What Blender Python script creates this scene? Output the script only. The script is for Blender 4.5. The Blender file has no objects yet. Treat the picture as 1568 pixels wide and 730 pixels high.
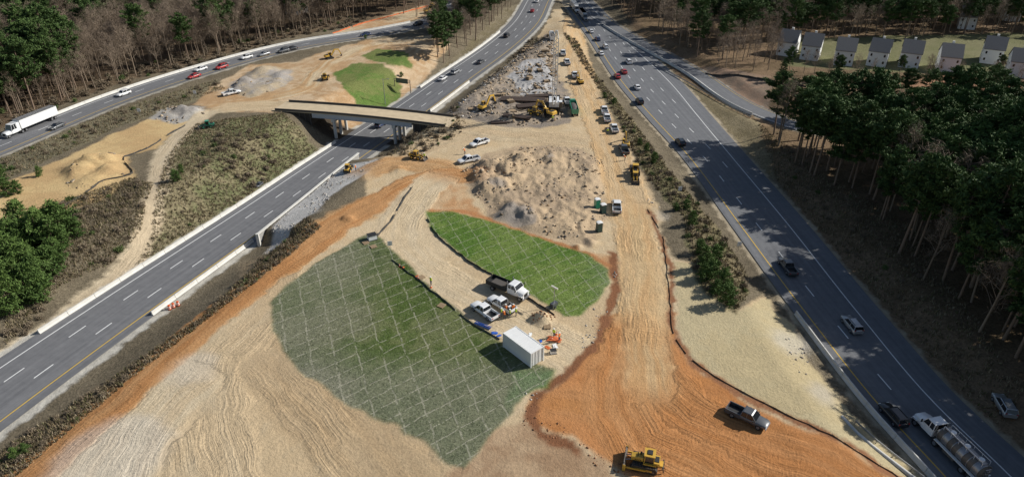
import bpy, bmesh, math, random, time
import numpy as np
from mathutils import Vector, Matrix
T0=time.time()
rng=np.random.default_rng(7); random.seed(7)
F=1020.; PT=math.radians(30.5); SP,CP=math.sin(PT),math.cos(PT); CH=70.
scene=bpy.context.scene
COL=scene.collection

# ---------- image pixel coordinates -> ground metres, back-projected through the camera ----------
def G(u,v,z=0.0):
    y=(v-365)/F; t=(CH-z)/(SP+y*CP)
    return ((u-784)/F*t, t*(CP-y*SP))
def GP(l): return [G(*p) for p in l]

# ---------- numpy noise ----------
def _h(ix,iy,seed):
    n=(ix.astype(np.int64)*374761393+iy.astype(np.int64)*668265263+seed*974634777)&0xffffffff
    n=((n^(n>>13))*1274126177)&0xffffffff
    n=(n^(n>>16))&0xffff
    return n/65535.0
def vn(x,y,seed=0):
    x=np.asarray(x,float);y=np.asarray(y,float)
    ix=np.floor(x);iy=np.floor(y);fx=x-ix;fy=y-iy
    fx=fx*fx*(3-2*fx);fy=fy*fy*(3-2*fy)
    a=_h(ix,iy,seed);b=_h(ix+1,iy,seed);c=_h(ix,iy+1,seed);d=_h(ix+1,iy+1,seed)
    return (a*(1-fx)+b*fx)*(1-fy)+(c*(1-fx)+d*fx)*fy
def fbm(x,y,o=4,seed=0):
    s=0;a=.5;t=0
    for i in range(o):
        s=s+a*vn(x,y,seed+i*17);t+=a;a*=.5;x=x*2.03+5.1;y=y*2.03+1.7
    return s/t
def ss(t): t=np.clip(t,0,1); return t*t*(3-2*t)

def catmull(pts,step=3.0):
    P=np.array(pts,float); out=[]
    n=len(P)
    for i in range(n-1):
        p0=P[max(i-1,0)];p1=P[i];p2=P[i+1];p3=P[min(i+2,n-1)]
        L=np.linalg.norm((p2-p1)[:2]);k=max(1,int(L/step));k=min(k,40)
        def tan(a,b,c):
            la=np.linalg.norm((b-a)[:2]);lb=np.linalg.norm((c-b)[:2])
            if la<1e-6: return (c-b)/max(lb,1e-6)
            if lb<1e-6: return (b-a)/la
            return ((b-a)/la*lb+(c-b)/lb*la)/(la+lb)
        m1=tan(p0,p1,p2)*L;m2=tan(p1,p2,p3)*L
        for j in range(k):
            t=j/k;t2=t*t;t3=t2*t
            out.append((2*t3-3*t2+1)*p1+(t3-2*t2+t)*m1+(-2*t3+3*t2)*p2+(t3-t2)*m2)
    out.append(P[-1]); return np.array(out)
def pdist(x,y,pl):
    x=np.asarray(x,float);y=np.asarray(y,float)
    best=np.full(x.shape,1e18);sd=np.zeros(x.shape);sa=np.zeros(x.shape)
    nc=pl.shape[1]-2; ch=[np.zeros(x.shape) for _ in range(nc)]
    s0=0
    for i in range(len(pl)-1):
        ax,ay=pl[i,:2];bx,by=pl[i+1,:2];dx=bx-ax;dy=by-ay;L=math.hypot(dx,dy)
        if L<1e-6: continue
        t=np.clip(((x-ax)*dx+(y-ay)*dy)/(L*L),0,1)
        ex=x-ax-t*dx;ey=y-ay-t*dy;d2=ex*ex+ey*ey
        m=d2<best
        best=np.where(m,d2,best)
        sd=np.where(m,np.sqrt(d2)*np.sign(ex*dy-ey*dx),sd)
        sa=np.where(m,s0+t*L,sa)
        for c in range(nc): ch[c]=np.where(m,pl[i,2+c]*(1-t)+pl[i+1,2+c]*t,ch[c])
        s0+=L
    return sd,sa,ch
def psd(x,y,poly):
    x=np.asarray(x,float);y=np.asarray(y,float)
    best=np.full(x.shape,1e18);ins=np.zeros(x.shape,bool);n=len(poly)
    for i in range(n):
        ax,ay=poly[i];bx,by=poly[(i+1)%n];dx=bx-ax;dy=by-ay;L2=dx*dx+dy*dy+1e-9
        t=np.clip(((x-ax)*dx+(y-ay)*dy)/L2,0,1)
        ex=x-ax-t*dx;ey=y-ay-t*dy;best=np.minimum(best,ex*ex+ey*ey)
        if abs(dy)>1e-9:
            c=((ay>y)!=(by>y))&(x<(bx-ax)*(y-ay)/dy+ax); ins^=c
    d=np.sqrt(best); return np.where(ins,-d,d)

# ---------- roads ----------
def cl(pts,hw,ext0=0,ext1=0):
    a=[]
    for p in pts:
        z=p[2]; w=G(p[0],p[1],z); a.append([w[0],w[1],hw,z])
    a=np.array(a)
    if ext0:
        d=a[0,:2]-a[1,:2];d/=np.linalg.norm(d);q=a[0].copy();q[:2]+=d*ext0;a=np.vstack([q,a])
    if ext1:
        d=a[-1,:2]-a[-2,:2];d/=np.linalg.norm(d);q=a[-1].copy();q[:2]+=d*ext1;a=np.vstack([a,q])
    return catmull(a)
LH=cl([(0,600,-2),(200,461,-3.4),(300,393,-4.3),(400,325,-5.4),(500,255,-6.5),(572,206,-7),(640,160,-6.5),(700,117,-5),(757,77,-3.5),(800,40,-2),(824,0,-1)],7.6,120,500)
FL=cl([(0,224,.3),(190,147,.3),(310,108,.3),(450,71,.3),(600,46,.3),(655,34,.3),(700,8,.3),(715,-25,.3)],5.8,120,60)
_l=[(57,40),(55,60),(52.6,72),(50.3,94),(48,126),(45.2,165),(41,195),(37.5,222),(32.5,295),(27,367),(5,700)]
_r=[(73,40),(70,60),(67.5,72),(66,94),(65,126),(63,165),(61.5,195),(60.3,222),(51.5,295),(44,367),(22,700)]
RH=catmull([[(a[0]+b[0])/2,(a[1]+b[1])/2,(b[0]-a[0])/2,-1.5] for a,b in zip(_l,_r)])
RP=cl([(915,25,-1.45),(955,50,-1.45),(1060,108,-1.4),(1165,172,-1.2),(1235,196,-.8),(1340,206,-.3),(1480,205,0)],3.8,0,60)
ROADS=[(FL,7),(RH,9),(RP,6),(LH,15)]
bA=np.array(G(428,163));bB=np.array(G(694,188))
wall_a=G(392,374,-4.5);wall_b=G(537,250,-6)
_,ws0,_=pdist(np.array([wall_a[0]]),np.array([wall_a[1]]),LH);_,ws1,_=pdist(np.array([wall_b[0]]),np.array([wall_b[1]]),LH)
ws0=float(ws0[0]);ws1=float(ws1[0])
WOFF=9.6
RUB=[ (GP([(705,262),(740,238),(800,225),(870,225),(925,245),(930,290),(925,340),(905,375),(860,365),(800,355),(755,325),(720,290)]),1.3,1),
      (GP([(690,160),(740,110),(800,70),(835,50),(850,60),(850,110),(868,150),(860,185),(800,195),(740,188),(690,175)]),1.1,2),
      (GP([(75,262),(120,240),(160,232),(190,240),(200,262),(160,285),(110,290)]),1.2,3),
      (GP([(345,140),(375,110),(410,100),(450,108),(440,130),(390,150)]),1.3,4),
      (GP([(225,180),(260,162),(310,165),(320,180),(270,190)]),1.2,5)]
MOUNDS=[(828,490,2.6,1.5),(612,260,3,.6),(352,190,6,1.0),(533,335,2.2,.7),(905,372,2,.7),(885,378,1.5,.6),
 (748,258,4,1.7),(775,262,4,1.8),(800,248,4,1.3),(735,272,3,1.2),(765,285,4,1.5),(790,275,3,1.3),(845,248,4,.9),(790,322,4,1.3),(770,330,3,1.1),(815,330,4,1.0),(740,292,3,1.3),(850,335,3,.5),
 (375,128,5,1.6),(405,112,5,1.6),(430,118,4,.9),(280,172,4,1.3),(300,172,3,.9),(150,248,5,1.2),(120,262,5,1.1),(175,245,4,1.0),(135,250,4,1.1),(165,262,3,.8)]
MW=[G(m[0],m[1])+(m[2],m[3]) for m in MOUNDS]
def Hraw(x,y):
    x=np.asarray(x,float);y=np.asarray(y,float)
    z=.5*(fbm(x/28,y/28,3,3)-.5)+.12*(fbm(x/3,y/3,3,9)-.5)
    for poly,amp,sd in RUB:
        d=psd(x,y,poly); m=ss(-d/4.0)
        wx_=x+2.5*(vn(x/3,y/3,sd)-.5);wy_=y+2.5*(vn(x/3,y/3,sd+9)-.5)
        n=fbm(wx_/7.5,wy_/7.5,4,sd*31); r=1-abs(2*fbm(wx_/2.4,wy_/4.4,4,sd*13)-1);r2=1-abs(2*fbm(x/.9,y/1.1,2,sd*7)-1)
        z=z+m*amp*(n*1.0+.6*(r-.6)+.32*(r2-.6))
    for mx,my,r,h in MW:
        d=np.hypot(x-mx,y-my)*(1+.6*(vn(x/1.3,y/1.3,5)-.5))
        z=z+h*ss(1-d/r)*(1+.7*(fbm(x/.9,y/.9,3,8)-.5))
    for pl,sw in ROADS:
        d,s,ch=pdist(x,y,pl);hw,zr=ch
        zb=zr-.13
        ad=abs(d)-hw
        if pl is LH:
            t=ss((ad-1.2)/sw)
            zn=zb+(z-zb)*t
            wl=ss((s-ws0)/3)*ss((ws1-s)/6)*(d>0)
            top=np.minimum(z,-2.2+np.clip(ad-2,0,50)*.22)
            zw=np.where(ad<(WOFF-7.6)+.15,zb,top)
            z=zn*(1-wl)+zw*wl
        else:
            t=ss((ad-1.0)/sw)
            z=zb+(z-zb)*t
    return z
# ---------- materials ----------
MATS={}
def nm(name):
    m=bpy.data.materials.new(name);m.use_nodes=True;nt=m.node_tree
    return m,nt,nt.nodes['Principled BSDF']
def mat(name,c,rough=.6,metal=0.,var=.12,scale=3.,bump=0.,coat=0.,spec=.5):
    if name in MATS: return MATS[name]
    m,nt,b=nm(name)
    tc=nt.nodes.new('ShaderNodeTexCoord');n=nt.nodes.new('ShaderNodeTexNoise');n.inputs['Scale'].default_value=scale;n.inputs['Detail'].default_value=6
    nt.links.new(tc.outputs['Object'],n.inputs['Vector'])
    mx=nt.nodes.new('ShaderNodeMix');mx.data_type='RGBA'
    mx.inputs[6].default_value=(*[k*(1-var) for k in c],1);mx.inputs[7].default_value=(*[min(1,k*(1+var)) for k in c],1)
    nt.links.new(n.outputs['Fac'],mx.inputs[0]);nt.links.new(mx.outputs[2],b.inputs['Base Color'])
    b.inputs['Roughness'].default_value=rough;b.inputs['Metallic'].default_value=metal
    b.inputs['Coat Weight'].default_value=coat;b.inputs['Specular IOR Level'].default_value=spec
    if bump:
        bp=nt.nodes.new('ShaderNodeBump');bp.inputs['Strength'].default_value=bump;nt.links.new(n.outputs['Fac'],bp.inputs['Height']);nt.links.new(bp.outputs[0],b.inputs['Normal'])
    MATS[name]=m;return m
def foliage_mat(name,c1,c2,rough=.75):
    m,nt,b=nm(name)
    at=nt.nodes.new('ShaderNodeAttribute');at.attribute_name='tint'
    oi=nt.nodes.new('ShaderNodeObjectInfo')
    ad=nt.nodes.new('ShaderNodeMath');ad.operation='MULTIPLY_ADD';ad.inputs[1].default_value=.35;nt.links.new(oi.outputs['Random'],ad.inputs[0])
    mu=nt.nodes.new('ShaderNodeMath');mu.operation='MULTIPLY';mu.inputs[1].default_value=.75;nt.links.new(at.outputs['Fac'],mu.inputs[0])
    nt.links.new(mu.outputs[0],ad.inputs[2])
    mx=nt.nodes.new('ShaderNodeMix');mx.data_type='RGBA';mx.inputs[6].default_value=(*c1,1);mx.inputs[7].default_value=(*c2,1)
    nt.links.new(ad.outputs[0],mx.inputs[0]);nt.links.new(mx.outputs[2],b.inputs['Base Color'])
    b.inputs['Roughness'].default_value=rough;b.inputs['Specular IOR Level'].default_value=.25
    MATS[name]=m;return m
def attr_mat(name,rough=.9,var=.3,scale=4):
    m,nt,b=nm(name)
    at=nt.nodes.new('ShaderNodeAttribute');at.attribute_name='Col'
    tc=nt.nodes.new('ShaderNodeTexCoord');n=nt.nodes.new('ShaderNodeTexNoise');n.inputs['Scale'].default_value=scale;n.inputs['Detail'].default_value=4
    nt.links.new(tc.outputs['Object'],n.inputs['Vector'])
    mr=nt.nodes.new('ShaderNodeMapRange');mr.inputs[3].default_value=1-var;mr.inputs[4].default_value=1+var;nt.links.new(n.outputs['Fac'],mr.inputs[0])
    mx=nt.nodes.new('ShaderNodeVectorMath');mx.operation='SCALE';nt.links.new(at.outputs['Color'],mx.inputs[0]);nt.links.new(mr.outputs[0],mx.inputs['Scale'])
    nt.links.new(mx.outputs[0],b.inputs['Base Color']);b.inputs['Roughness'].default_value=rough;b.inputs['Specular IOR Level'].default_value=.15
    MATS[name]=m;return m

# ---------- mesh helpers ----------
def np_mesh(name,V,Fq,attrs=None,mats=(),smooth=False):
    V=np.asarray(V,np.float32);Fq=np.asarray(Fq,np.int32);k=Fq.shape[1]
    me=bpy.data.meshes.new(name);me.vertices.add(len(V));me.vertices.foreach_set('co',V.ravel())
    me.loops.add(Fq.size);me.loops.foreach_set('vertex_index',Fq.ravel())
    me.polygons.add(len(Fq));me.polygons.foreach_set('loop_start',np.arange(0,Fq.size,k,dtype=np.int32))
    if smooth: me.polygons.foreach_set('use_smooth',np.ones(len(Fq),bool))
    for m in mats: me.materials.append(m)
    me.update(calc_edges=True)
    for nme,arr in (attrs or {}).items():
        a=me.color_attributes.new(nme,'FLOAT_COLOR','POINT')
        arr=np.asarray(arr,np.float32)
        if arr.shape[1]==3: arr=np.hstack([arr,np.ones((len(arr),1),np.float32)])
        a.data.foreach_set('color',np.ascontiguousarray(arr).ravel())
    return me
def obj(name,me,loc=(0,0,0),rz=0,sc=1,parent=None):
    o=bpy.data.objects.new(name,me);o.location=loc;o.rotation_euler=(0,0,rz);o.scale=(sc,sc,sc) if not hasattr(sc,'__len__') else sc
    COL.objects.link(o)
    if parent: o.parent=parent
    return o
class MB:
    def __init__(s): s.v=[];s.f=[];s.m=[];s.sm=[]
    def add(s,vs,fs,m,smooth=False):
        b=len(s.v);s.v+= [tuple(p) for p in vs]
        for f in fs: s.f.append([b+i for i in f]);s.m.append(m);s.sm.append(smooth)
    def box(s,x0,x1,y0,y1,z0,z1,m,tx=0,ty=0):
        a=[(x0,y0,z0),(x1,y0,z0),(x1,y1,z0),(x0,y1,z0),(x0+tx,y0+ty,z1),(x1-tx,y0+ty,z1),(x1-tx,y1-ty,z1),(x0+tx,y1-ty,z1)]
        s.add(a,[(0,3,2,1),(4,5,6,7),(0,1,5,4),(1,2,6,5),(2,3,7,6),(3,0,4,7)],m)
    def beam(s,p,q,w,h,m):
        p=Vector(p);q=Vector(q);d=(q-p).normalized();up=Vector((0,0,1))
        if abs(d.z)>.95: up=Vector((1,0,0))
        a=d.cross(up).normalized()*w/2;b=a.cross(d).normalized()*h/2
        vs=[p-a-b,p+a-b,p+a+b,p-a+b,q-a-b,q+a-b,q+a+b,q-a+b]
        s.add(vs,[(0,1,2,3),(7,6,5,4),(0,4,5,1),(1,5,6,2),(2,6,7,3),(3,7,4,0)],m)
    def cyl(s,p,q,r0,r1,n,m,caps=True,smooth=True):
        p=Vector(p);q=Vector(q);d=(q-p).normalized();up=Vector((0,0,1)) if abs(d.z)<.95 else Vector((1,0,0))
        a=d.cross(up).normalized();b=a.cross(d)
        vs=[];
        for c,r in((p,r0),(q,r1)):
            for i in range(n):
                t=2*math.pi*i/n;vs.append(c+a*math.cos(t)*r+b*math.sin(t)*r)
        s.add(vs,[(i,(i+1)%n,n+(i+1)%n,n+i) for i in range(n)],m,smooth)
        if caps: s.add(vs,[tuple(range(n))[::-1],tuple(range(n,2*n))],m)
    def prism(s,prof,y0,y1,m):
        n=len(prof);vs=[(x,y0,z) for x,z in prof]+[(x,y1,z) for x,z in prof]
        s.add(vs,[(i,(i+1)%n,n+(i+1)%n,n+i) for i in range(n)]+[tuple(range(n)),tuple(range(n,2*n))[::-1]],m)
    def loft(s,st,m,smooth=True):
        n=10;vs=[]
        for x,hw,z0,z1 in st:
            h=z1-z0
            half=[(hw*.86,z0),(hw*.98,z0+.15*h),(hw,z0+.55*h),(hw*.96,z0+.85*h),(hw*.82,z1)]
            vs+=[(x,y,z) for y,z in half]+[(x,-y,z) for y,z in half[::-1]]
        fs=[]
        for k in range(len(st)-1):
            for i in range(n): fs.append((k*n+i,k*n+(i+1)%n,(k+1)*n+(i+1)%n,(k+1)*n+i))
        s.add(vs,fs,m,smooth);s.add(vs,[tuple(range(n))[::-1],tuple(range((len(st)-1)*n,len(st)*n))],m)
    def wheel(s,x,y,r,w,mt=1,mr=3):
        s.cyl((x,y-w/2,r),(x,y+w/2,r),r,r,18,mt)
        sg=1 if y>0 else -1
        s.cyl((x,y+sg*(w/2-.02),r),(x,y+sg*(w/2+.02),r),r*.6,r*.55,12,mr)
    def mesh(s,name,mats):
        me=bpy.data.meshes.new(name);me.from_pydata(s.v,[],s.f)
        for m in mats: me.materials.append(m)
        me.polygons.foreach_set('material_index',s.m);me.polygons.foreach_set('use_smooth',s.sm)
        bm=bmesh.new();bm.from_mesh(me);bmesh.ops.recalc_face_normals(bm,faces=bm.faces);bm.to_mesh(me);bm.free()
        me.update();return me

# ---------- TERRAIN ----------
def geo(a,b,n): return list(a+(b-a)*(np.linspace(0,1,n+1)[1:]**2))
xs=np.array(sorted(set(np.round(np.concatenate([-np.array(geo(300,3000,18)),np.arange(-300,-150,1.5),np.arange(-150,-75,.75),np.arange(-75,75,.38),np.arange(75,150,.75),np.arange(150,300.1,1.5),np.array(geo(300,3000,18))]),3))))
ys=np.array(sorted(set(np.round(np.concatenate([np.linspace(-600,35,12),np.arange(40,130,.38),np.arange(130,230,.65),np.arange(230,420,1.4),np.array(geo(420,4000,22))]),3))))
nx=len(xs);ny=len(ys)
X,Y=np.meshgrid(xs,ys);X=X.ravel();Y=Y.ravel()
Z=Hraw(X,Y)
wx=(fbm(X/4,Y/4,3,41)-.5)*3.2;wy=(fbm(X/4,Y/4,3,42)-.5)*3.2
WX=X+wx;WY=Y+wy
n1=fbm(X/9,Y/9,4,50);n2=fbm(X/1.5,Y/1.5,3,51);n3=fbm(X/35,Y/35,3,52)
C=np.zeros((len(X),3));C[:]=(.17,.14,.095)
C*= (.75+.5*n1)[:,None]
BR=np.ones(len(X))*.8
FD=np.zeros(len(X));FS=np.zeros(len(X));FT=np.zeros(len(X))
def paint(poly,c,edge=1.2,br=0,c2=None,world=False,warp=1.0):
    global C,BR,FT
    p=poly if world else GP(poly)
    d=psd(X+wx*warp,Y+wy*warp,p);m=ss(-d/edge+.5)
    cc=np.array(c)[None,:]*np.ones((len(X),1))
    if c2 is not None:
        t=ss((n1*.6+n2*.4-.38)/.24)[:,None];cc=cc*(1-t)+np.array(c2)[None,:]*t
    C=C*(1-m[:,None])+cc*m[:,None];BR=BR*(1-m)+br*m;FT=FT*(1-m)
    return m
def stroke(pts,w,c,edge=1.0,br=0,c2=None,trk=.8,amp=.35,freq=.8,seed=1,op=1.0,fade=9):
    global C,BR,FD,FS,FT
    p=catmull(GP(pts),4)
    d,s,_=pdist(X+wx*.45,Y+wy*.45,p);S=np.linalg.norm(np.diff(p[:,:2],axis=0),axis=1).sum()
    ef=ss(s/fade)*ss((S-s)/fade)*ss((w/2+edge*1.5-abs(d))/.5) if fade else 1
    m=ss((w/2-abs(d)+(n2-.5)*1.5)/edge+.5)*ef
    k=fbm(d*freq+40,s*.045,3,seed)
    cc=np.array(c)[None,:]*np.ones((len(X),1))
    if c2 is not None:
        t=ss((.7*k+.3*n1-.38)/.22)[:,None];cc=cc*(1-t)+np.array(c2)[None,:]*t
    cc=cc*(1+amp*(k-.5))[:,None]
    mm=m*op
    C=C*(1-mm[:,None])+cc*mm[:,None];BR=BR*(1-m)+br*m
    q=m>.25
    FD=np.where(q,d,FD);FS=np.where(q,s,FS);FT=np.where(q,trk*ss((m-.25)/.6)*(.35+1.0*ss((n1-.35)/.3)),FT)
    return m
CREAM=(.61,.48,.31);CREAM2=(.51,.385,.235);ORG=(.52,.24,.095);ORG2=(.40,.17,.06)
paint([(-400,-60),(720,-60),(700,0),(660,18),(450,55),(180,128),(0,195),(-400,340)],(.17,.125,.08),3,.9,(.12,.085,.055))
paint([(900,-60),(2200,-60),(2400,1200),(1560,1200),(1500,730),(1345,480),(1235,330),(1190,262),(1165,200),(1010,95)],(.24,.165,.10),3,.8,(.15,.105,.06))
paint([(1065,95),(1180,118),(1180,165),(1120,140),(1040,105)],(.31,.21,.145),2,.2,(.20,.15,.11))
paint([(1375,128),(1450,112),(1568,130),(1700,150),(1700,185),(1568,168),(1440,152)],(.38,.20,.12),1.5,.1,(.28,.16,.09))
paint([(1190,60),(1568,50),(1700,60),(1700,120),(1568,112),(1380,112),(1200,100)],(.20,.19,.10),2,.5,(.15,.15,.07))
paint([(935,48),(1010,95),(1160,185),(1190,265),(1110,215),(1030,150),(965,85)],(.28,.23,.14),1.5,.8,(.19,.155,.09))
paint([(170,430),(225,340),(255,240),(300,190),(430,172),(505,208),(400,275),(300,345)],(.26,.22,.13),2,.75,(.16,.165,.08))
paint([(0,245),(180,168),(330,122),(345,135),(300,155),(180,195),(0,280)],(.22,.19,.12),1.5,.9,(.14,.125,.08))
paint([(-60,300),(0,285),(100,240),(170,208),(230,182),(305,178),(300,195),(250,225),(195,240),(205,268),(160,305),(60,340),(0,360),(-60,380)],(.60,.435,.22),1.2,0,(.47,.32,.16))
paint([(300,160),(325,132),(380,100),(455,95),(500,78),(560,62),(660,55),(690,62),(660,90),(640,110),(620,140),(600,160),(430,172),(340,172)],(.45,.29,.155),1.5,.1,(.51,.385,.25))
paint([(512,112),(540,97),(580,97),(608,107),(612,120),(600,136),(575,150),(555,148),(525,132)],(.12,.19,.045),.8,.4,(.16,.18,.06))
paint([(552,86),(578,74),(620,80),(632,95),(592,99)],(.12,.18,.045),.8,.4,(.16,.18,.06))
paint([(495,58),(560,32),(650,8),(672,22),(600,40),(540,55)],(.47,.30,.165),1.2,.1,(.5,.40,.26))
paint([(640,105),(700,70),(740,40),(770,10),(800,0),(760,48),(700,92),(640,140)],(.25,.21,.14),1.5,.8,(.18,.15,.09))
# central works
paint([(-120,830),(20,712),(250,545),(400,437),(470,372),(560,315),(560,262),(625,232),(690,192),(690,160),(755,95),(815,60),(838,30),(850,10),(862,10),(872,60),(905,120),(938,190),(985,270),(1012,330),(1035,395),(1070,400),(1130,475),(1180,440),(1200,470),(1262,565),(1335,660),(1440,745),(1700,1100),(-200,1100)],CREAM,1.2,0,CREAM2)
paint([(1030,400),(1062,402),(1135,475),(1182,445),(1260,560),(1335,655),(1440,740),(1400,740),(1240,655),(1110,590),(1050,540),(1032,480)],(.52,.435,.265),.8,.05,(.46,.375,.22))
b1=[(-60,740),(0,672),(120,597),(240,520),(320,470),(380,405),(395,385),(470,330),(492,348),(430,402),(340,470),(215,562),(95,662),(10,735),(-40,790)]
paint(b1,(.20,.155,.105),1.2,1,(.15,.12,.075))
b2=[(862,50),(882,60),(910,108),(960,170),(1020,250),(1090,330),(1140,400),(1150,440),(1125,480),(1075,440),(1060,400),(1045,330),(1005,290),(975,245),(945,180),(900,110)]
paint(b2,(.24,.195,.115),1.0,1,(.16,.145,.075))
b3=[(560,225),(600,215),(640,195),(690,170),(690,160),(760,95),(815,50),(845,50),(800,70),(745,108),(700,155),(715,195),(690,215),(640,240),(600,240)]
paint(b3,(.22,.18,.12),1.2,.9,(.30,.25,.17))
paint([(395,368),(430,312),(490,262),(530,240),(575,240),(590,250),(545,275),(500,300),(480,322),(450,340),(410,375)],(.46,.445,.42),.9,0,(.53,.51,.48))
paint([(705,265),(740,236),(800,222),(870,222),(928,245),(935,290),(930,340),(910,380),(860,368),(800,358),(750,328),(715,292)],(.52,.39,.25),1.2,.15,(.37,.28,.19))
paint([(685,165),(740,108),(800,66),(838,46),(850,60),(852,110),(872,150),(872,190),(800,198),(740,192),(690,178)],(.40,.32,.235),1.2,.3,(.24,.205,.17))
paint([(345,140),(375,112),(410,100),(450,108),(440,130),(390,150)],(.46,.37,.25),1,.1,(.33,.30,.27))
paint([(225,182),(260,162),(310,163),(322,180),(270,190)],(.43,.40,.35),1,.1,(.36,.34,.33))
paint([(780,120),(800,95),(835,92),(848,120),(850,145),(800,150)],(.36,.35,.34),1,.1,(.44,.42,.40))
for (u,v,r) in [(372,126,5),(283,172,5),(760,290,2.5),(800,335,4),(730,265,2.5),(845,245,2),(778,330,3.5)]:
    gx,gy=G(u,v);m=ss((r-np.hypot(WX-gx,WY-gy))/1.5)*.7;C=C*(1-m[:,None])+np.array((.29,.26,.23))*m[:,None]
# lower left tracks
stroke([(400,360),(420,430),(400,500),(430,570),(500,640),(600,700),(720,790)],10,(.52,.385,.235),4,0,(.45,.325,.19),seed=12,op=.75)
stroke([(430,440),(400,480),(340,540),(310,620),(330,730),(350,830),(380,900)],12,(.57,.455,.30),4,0,(.49,.375,.235),seed=13,op=.6)
stroke([(330,540),(260,600),(200,670),(160,760),(140,860)],12,(.59,.50,.355),4,0,(.50,.395,.26),seed=14,op=.6)
stroke([(400,520),(480,600),(560,690),(620,780),(660,900)],12,(.46,.34,.205),4,0,(.38,.27,.155),seed=15,op=.6)
paint([(690,725),(720,700),(760,650),(800,640),(870,690),(930,705),(960,760),(700,790)],(.36,.235,.14),1.5,0,(.41,.29,.18))
# haul roads
stroke([(-80,580),(0,528),(60,486),(120,440),(185,385),(222,330),(243,270),(255,232),(290,195),(330,170),(430,164),(460,162)],5.2,(.55,.455,.315),1,0,(.48,.385,.26),seed=3)
stroke([(300,172),(330,165),(400,152),(455,140),(488,112),(515,90),(570,70),(680,55)],7,(.50,.32,.165),1.5,0,(.54,.43,.28),seed=4)
stroke([(560,250),(600,240),(680,215),(760,205),(860,215),(930,225),(980,235)],9,(.57,.45,.29),2,0,(.49,.37,.23),seed=5)
stroke([(330,166),(395,162),(445,163)],9,(.57,.45,.29),2,0,(.49,.37,.23),seed=5,fade=3)
stroke([(670,186),(690,188),(760,205),(850,212),(930,222),(960,226)],9,(.57,.45,.29),2,0,(.49,.37,.23),seed=6,fade=3)
paint([(640,285),(665,270),(705,275),(722,318),(800,355),(900,385),(945,398),(948,440),(935,425),(880,398),(800,372),(740,345),(690,322),(648,322)],(.50,.285,.14),1.2,0,(.52,.36,.21))
stroke([(530,275),(560,262),(600,250),(680,262),(640,282),(560,320),(500,350),(460,385)],9,(.53,.32,.155),2,0,(.43,.24,.105),seed=9,op=.9)
stroke([(760,275),(735,272),(690,268),(640,276),(580,308),(520,342),(450,393),(370,448),(280,520),(180,607),(40,728),(-90,840)],7.8,(.53,.285,.125),1.0,0,(.39,.19,.075),seed=8,amp=.5)
stroke([(690,262),(655,285),(625,320),(610,355),(628,395),(680,430),(740,468),(800,500),(870,535),(920,560)],9.5,(.62,.50,.335),1.2,0,(.55,.43,.275),seed=10)
# orange area lower right
paint([(930,480),(1030,480),(1036,522),(1062,562),(1130,610),(1250,665),(1400,742),(1500,820),(1100,830),(985,735),(925,702),(870,672),(812,650),(806,618),(850,590),(880,555),(915,520)],ORG,1.0,0,ORG2)
stroke([(880,20),(880,60),(890,110),(905,160),(925,200),(948,270),(968,330),(982,400),(985,470),(985,560),(1000,640)],9.5,(.60,.44,.26),1.5,0,(.53,.355,.185),trk=1,seed=7,amp=.4)
stroke([(1120,590),(1060,600),(960,620),(860,615),(800,600)],7,(.52,.26,.11),3,0,(.40,.19,.07),trk=1,seed=18,amp=.5,op=.7)
stroke([(985,470),(990,540),(1030,610),(1110,660),(1230,700),(1420,790),(1560,860)],10,(.49,.235,.095),2,0,(.37,.165,.06),trk=1,seed=16,amp=.5,op=.8)
stroke([(965,470),(955,560),(945,620),(980,680),(1060,720),(1180,800),(1240,860)],10,(.53,.27,.115),3,0,(.40,.185,.07),trk=1,seed=17,amp=.5,op=.8)
stroke([(972,300),(978,350),(985,430),(988,520),(1000,600),(1010,640)],7,(.60,.43,.235),3,0,(.51,.32,.155),trk=1,seed=19,amp=.4,op=.8)
stroke([(935,380),(935,395),(945,430),(935,470),(915,520),(880,560),(820,612),(812,640),(830,665),(900,700)],1.6,(.22,.10,.05),.8,0,trk=0,seed=20,fade=2)
stroke([(990,318),(1012,360),(1026,410),(1030,500),(1062,556),(1140,606),(1260,662),(1400,735)],1.3,(.28,.135,.07),.8,0,trk=0,seed=21,fade=2)
stroke([(648,322),(700,322),(800,355),(900,388),(938,410)],1.2,(.45,.21,.09),.7,0,trk=0,seed=22,fade=2)
GA=[(548,366),(572,358),(590,372),(622,405),(660,440),(705,478),(752,512),(800,548),(848,562),(838,585),(806,602),(770,640),(740,680),(712,714),(690,712),(640,672),(560,630),(490,590),(440,548),(417,505),(414,462),(432,440),(480,405)]
GB=[(650,323),(690,323),(750,337),(830,365),(900,388),(932,412),(934,432),(915,458),(890,482),(862,484),(830,462),(770,428),(710,392),(665,356)]
ga=paint(GA,(.080,.118,.030),.8,.5,(.125,.145,.055),warp=.5)
gb=paint(GB,(.095,.175,.030),.8,.45,(.145,.205,.05),warp=.5)
paint([(790,565),(848,562),(840,588),(806,602),(780,615)],(.07,.17,.03),1.5,.5)
m=gb*ss((X-12)/14)*.75;C=C*(1-m[:,None])+np.array((.36,.36,.24))*m[:,None]
m=ga*ss((.5*n3+.5*n1-.42)/.2)*.5;C=C*(1-m[:,None])+np.array((.17,.165,.11))*m[:,None]
m=ga*ss((-20-X)/15)*.5;C=C*(1-m[:,None])+np.array((.21,.205,.15))*m[:,None]
m=ga*ss((85-Y)/10)*.5;C=C*(1-m[:,None])+np.array((.24,.23,.18))*m[:,None]
GR=np.maximum(ga,gb*.8)
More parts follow.
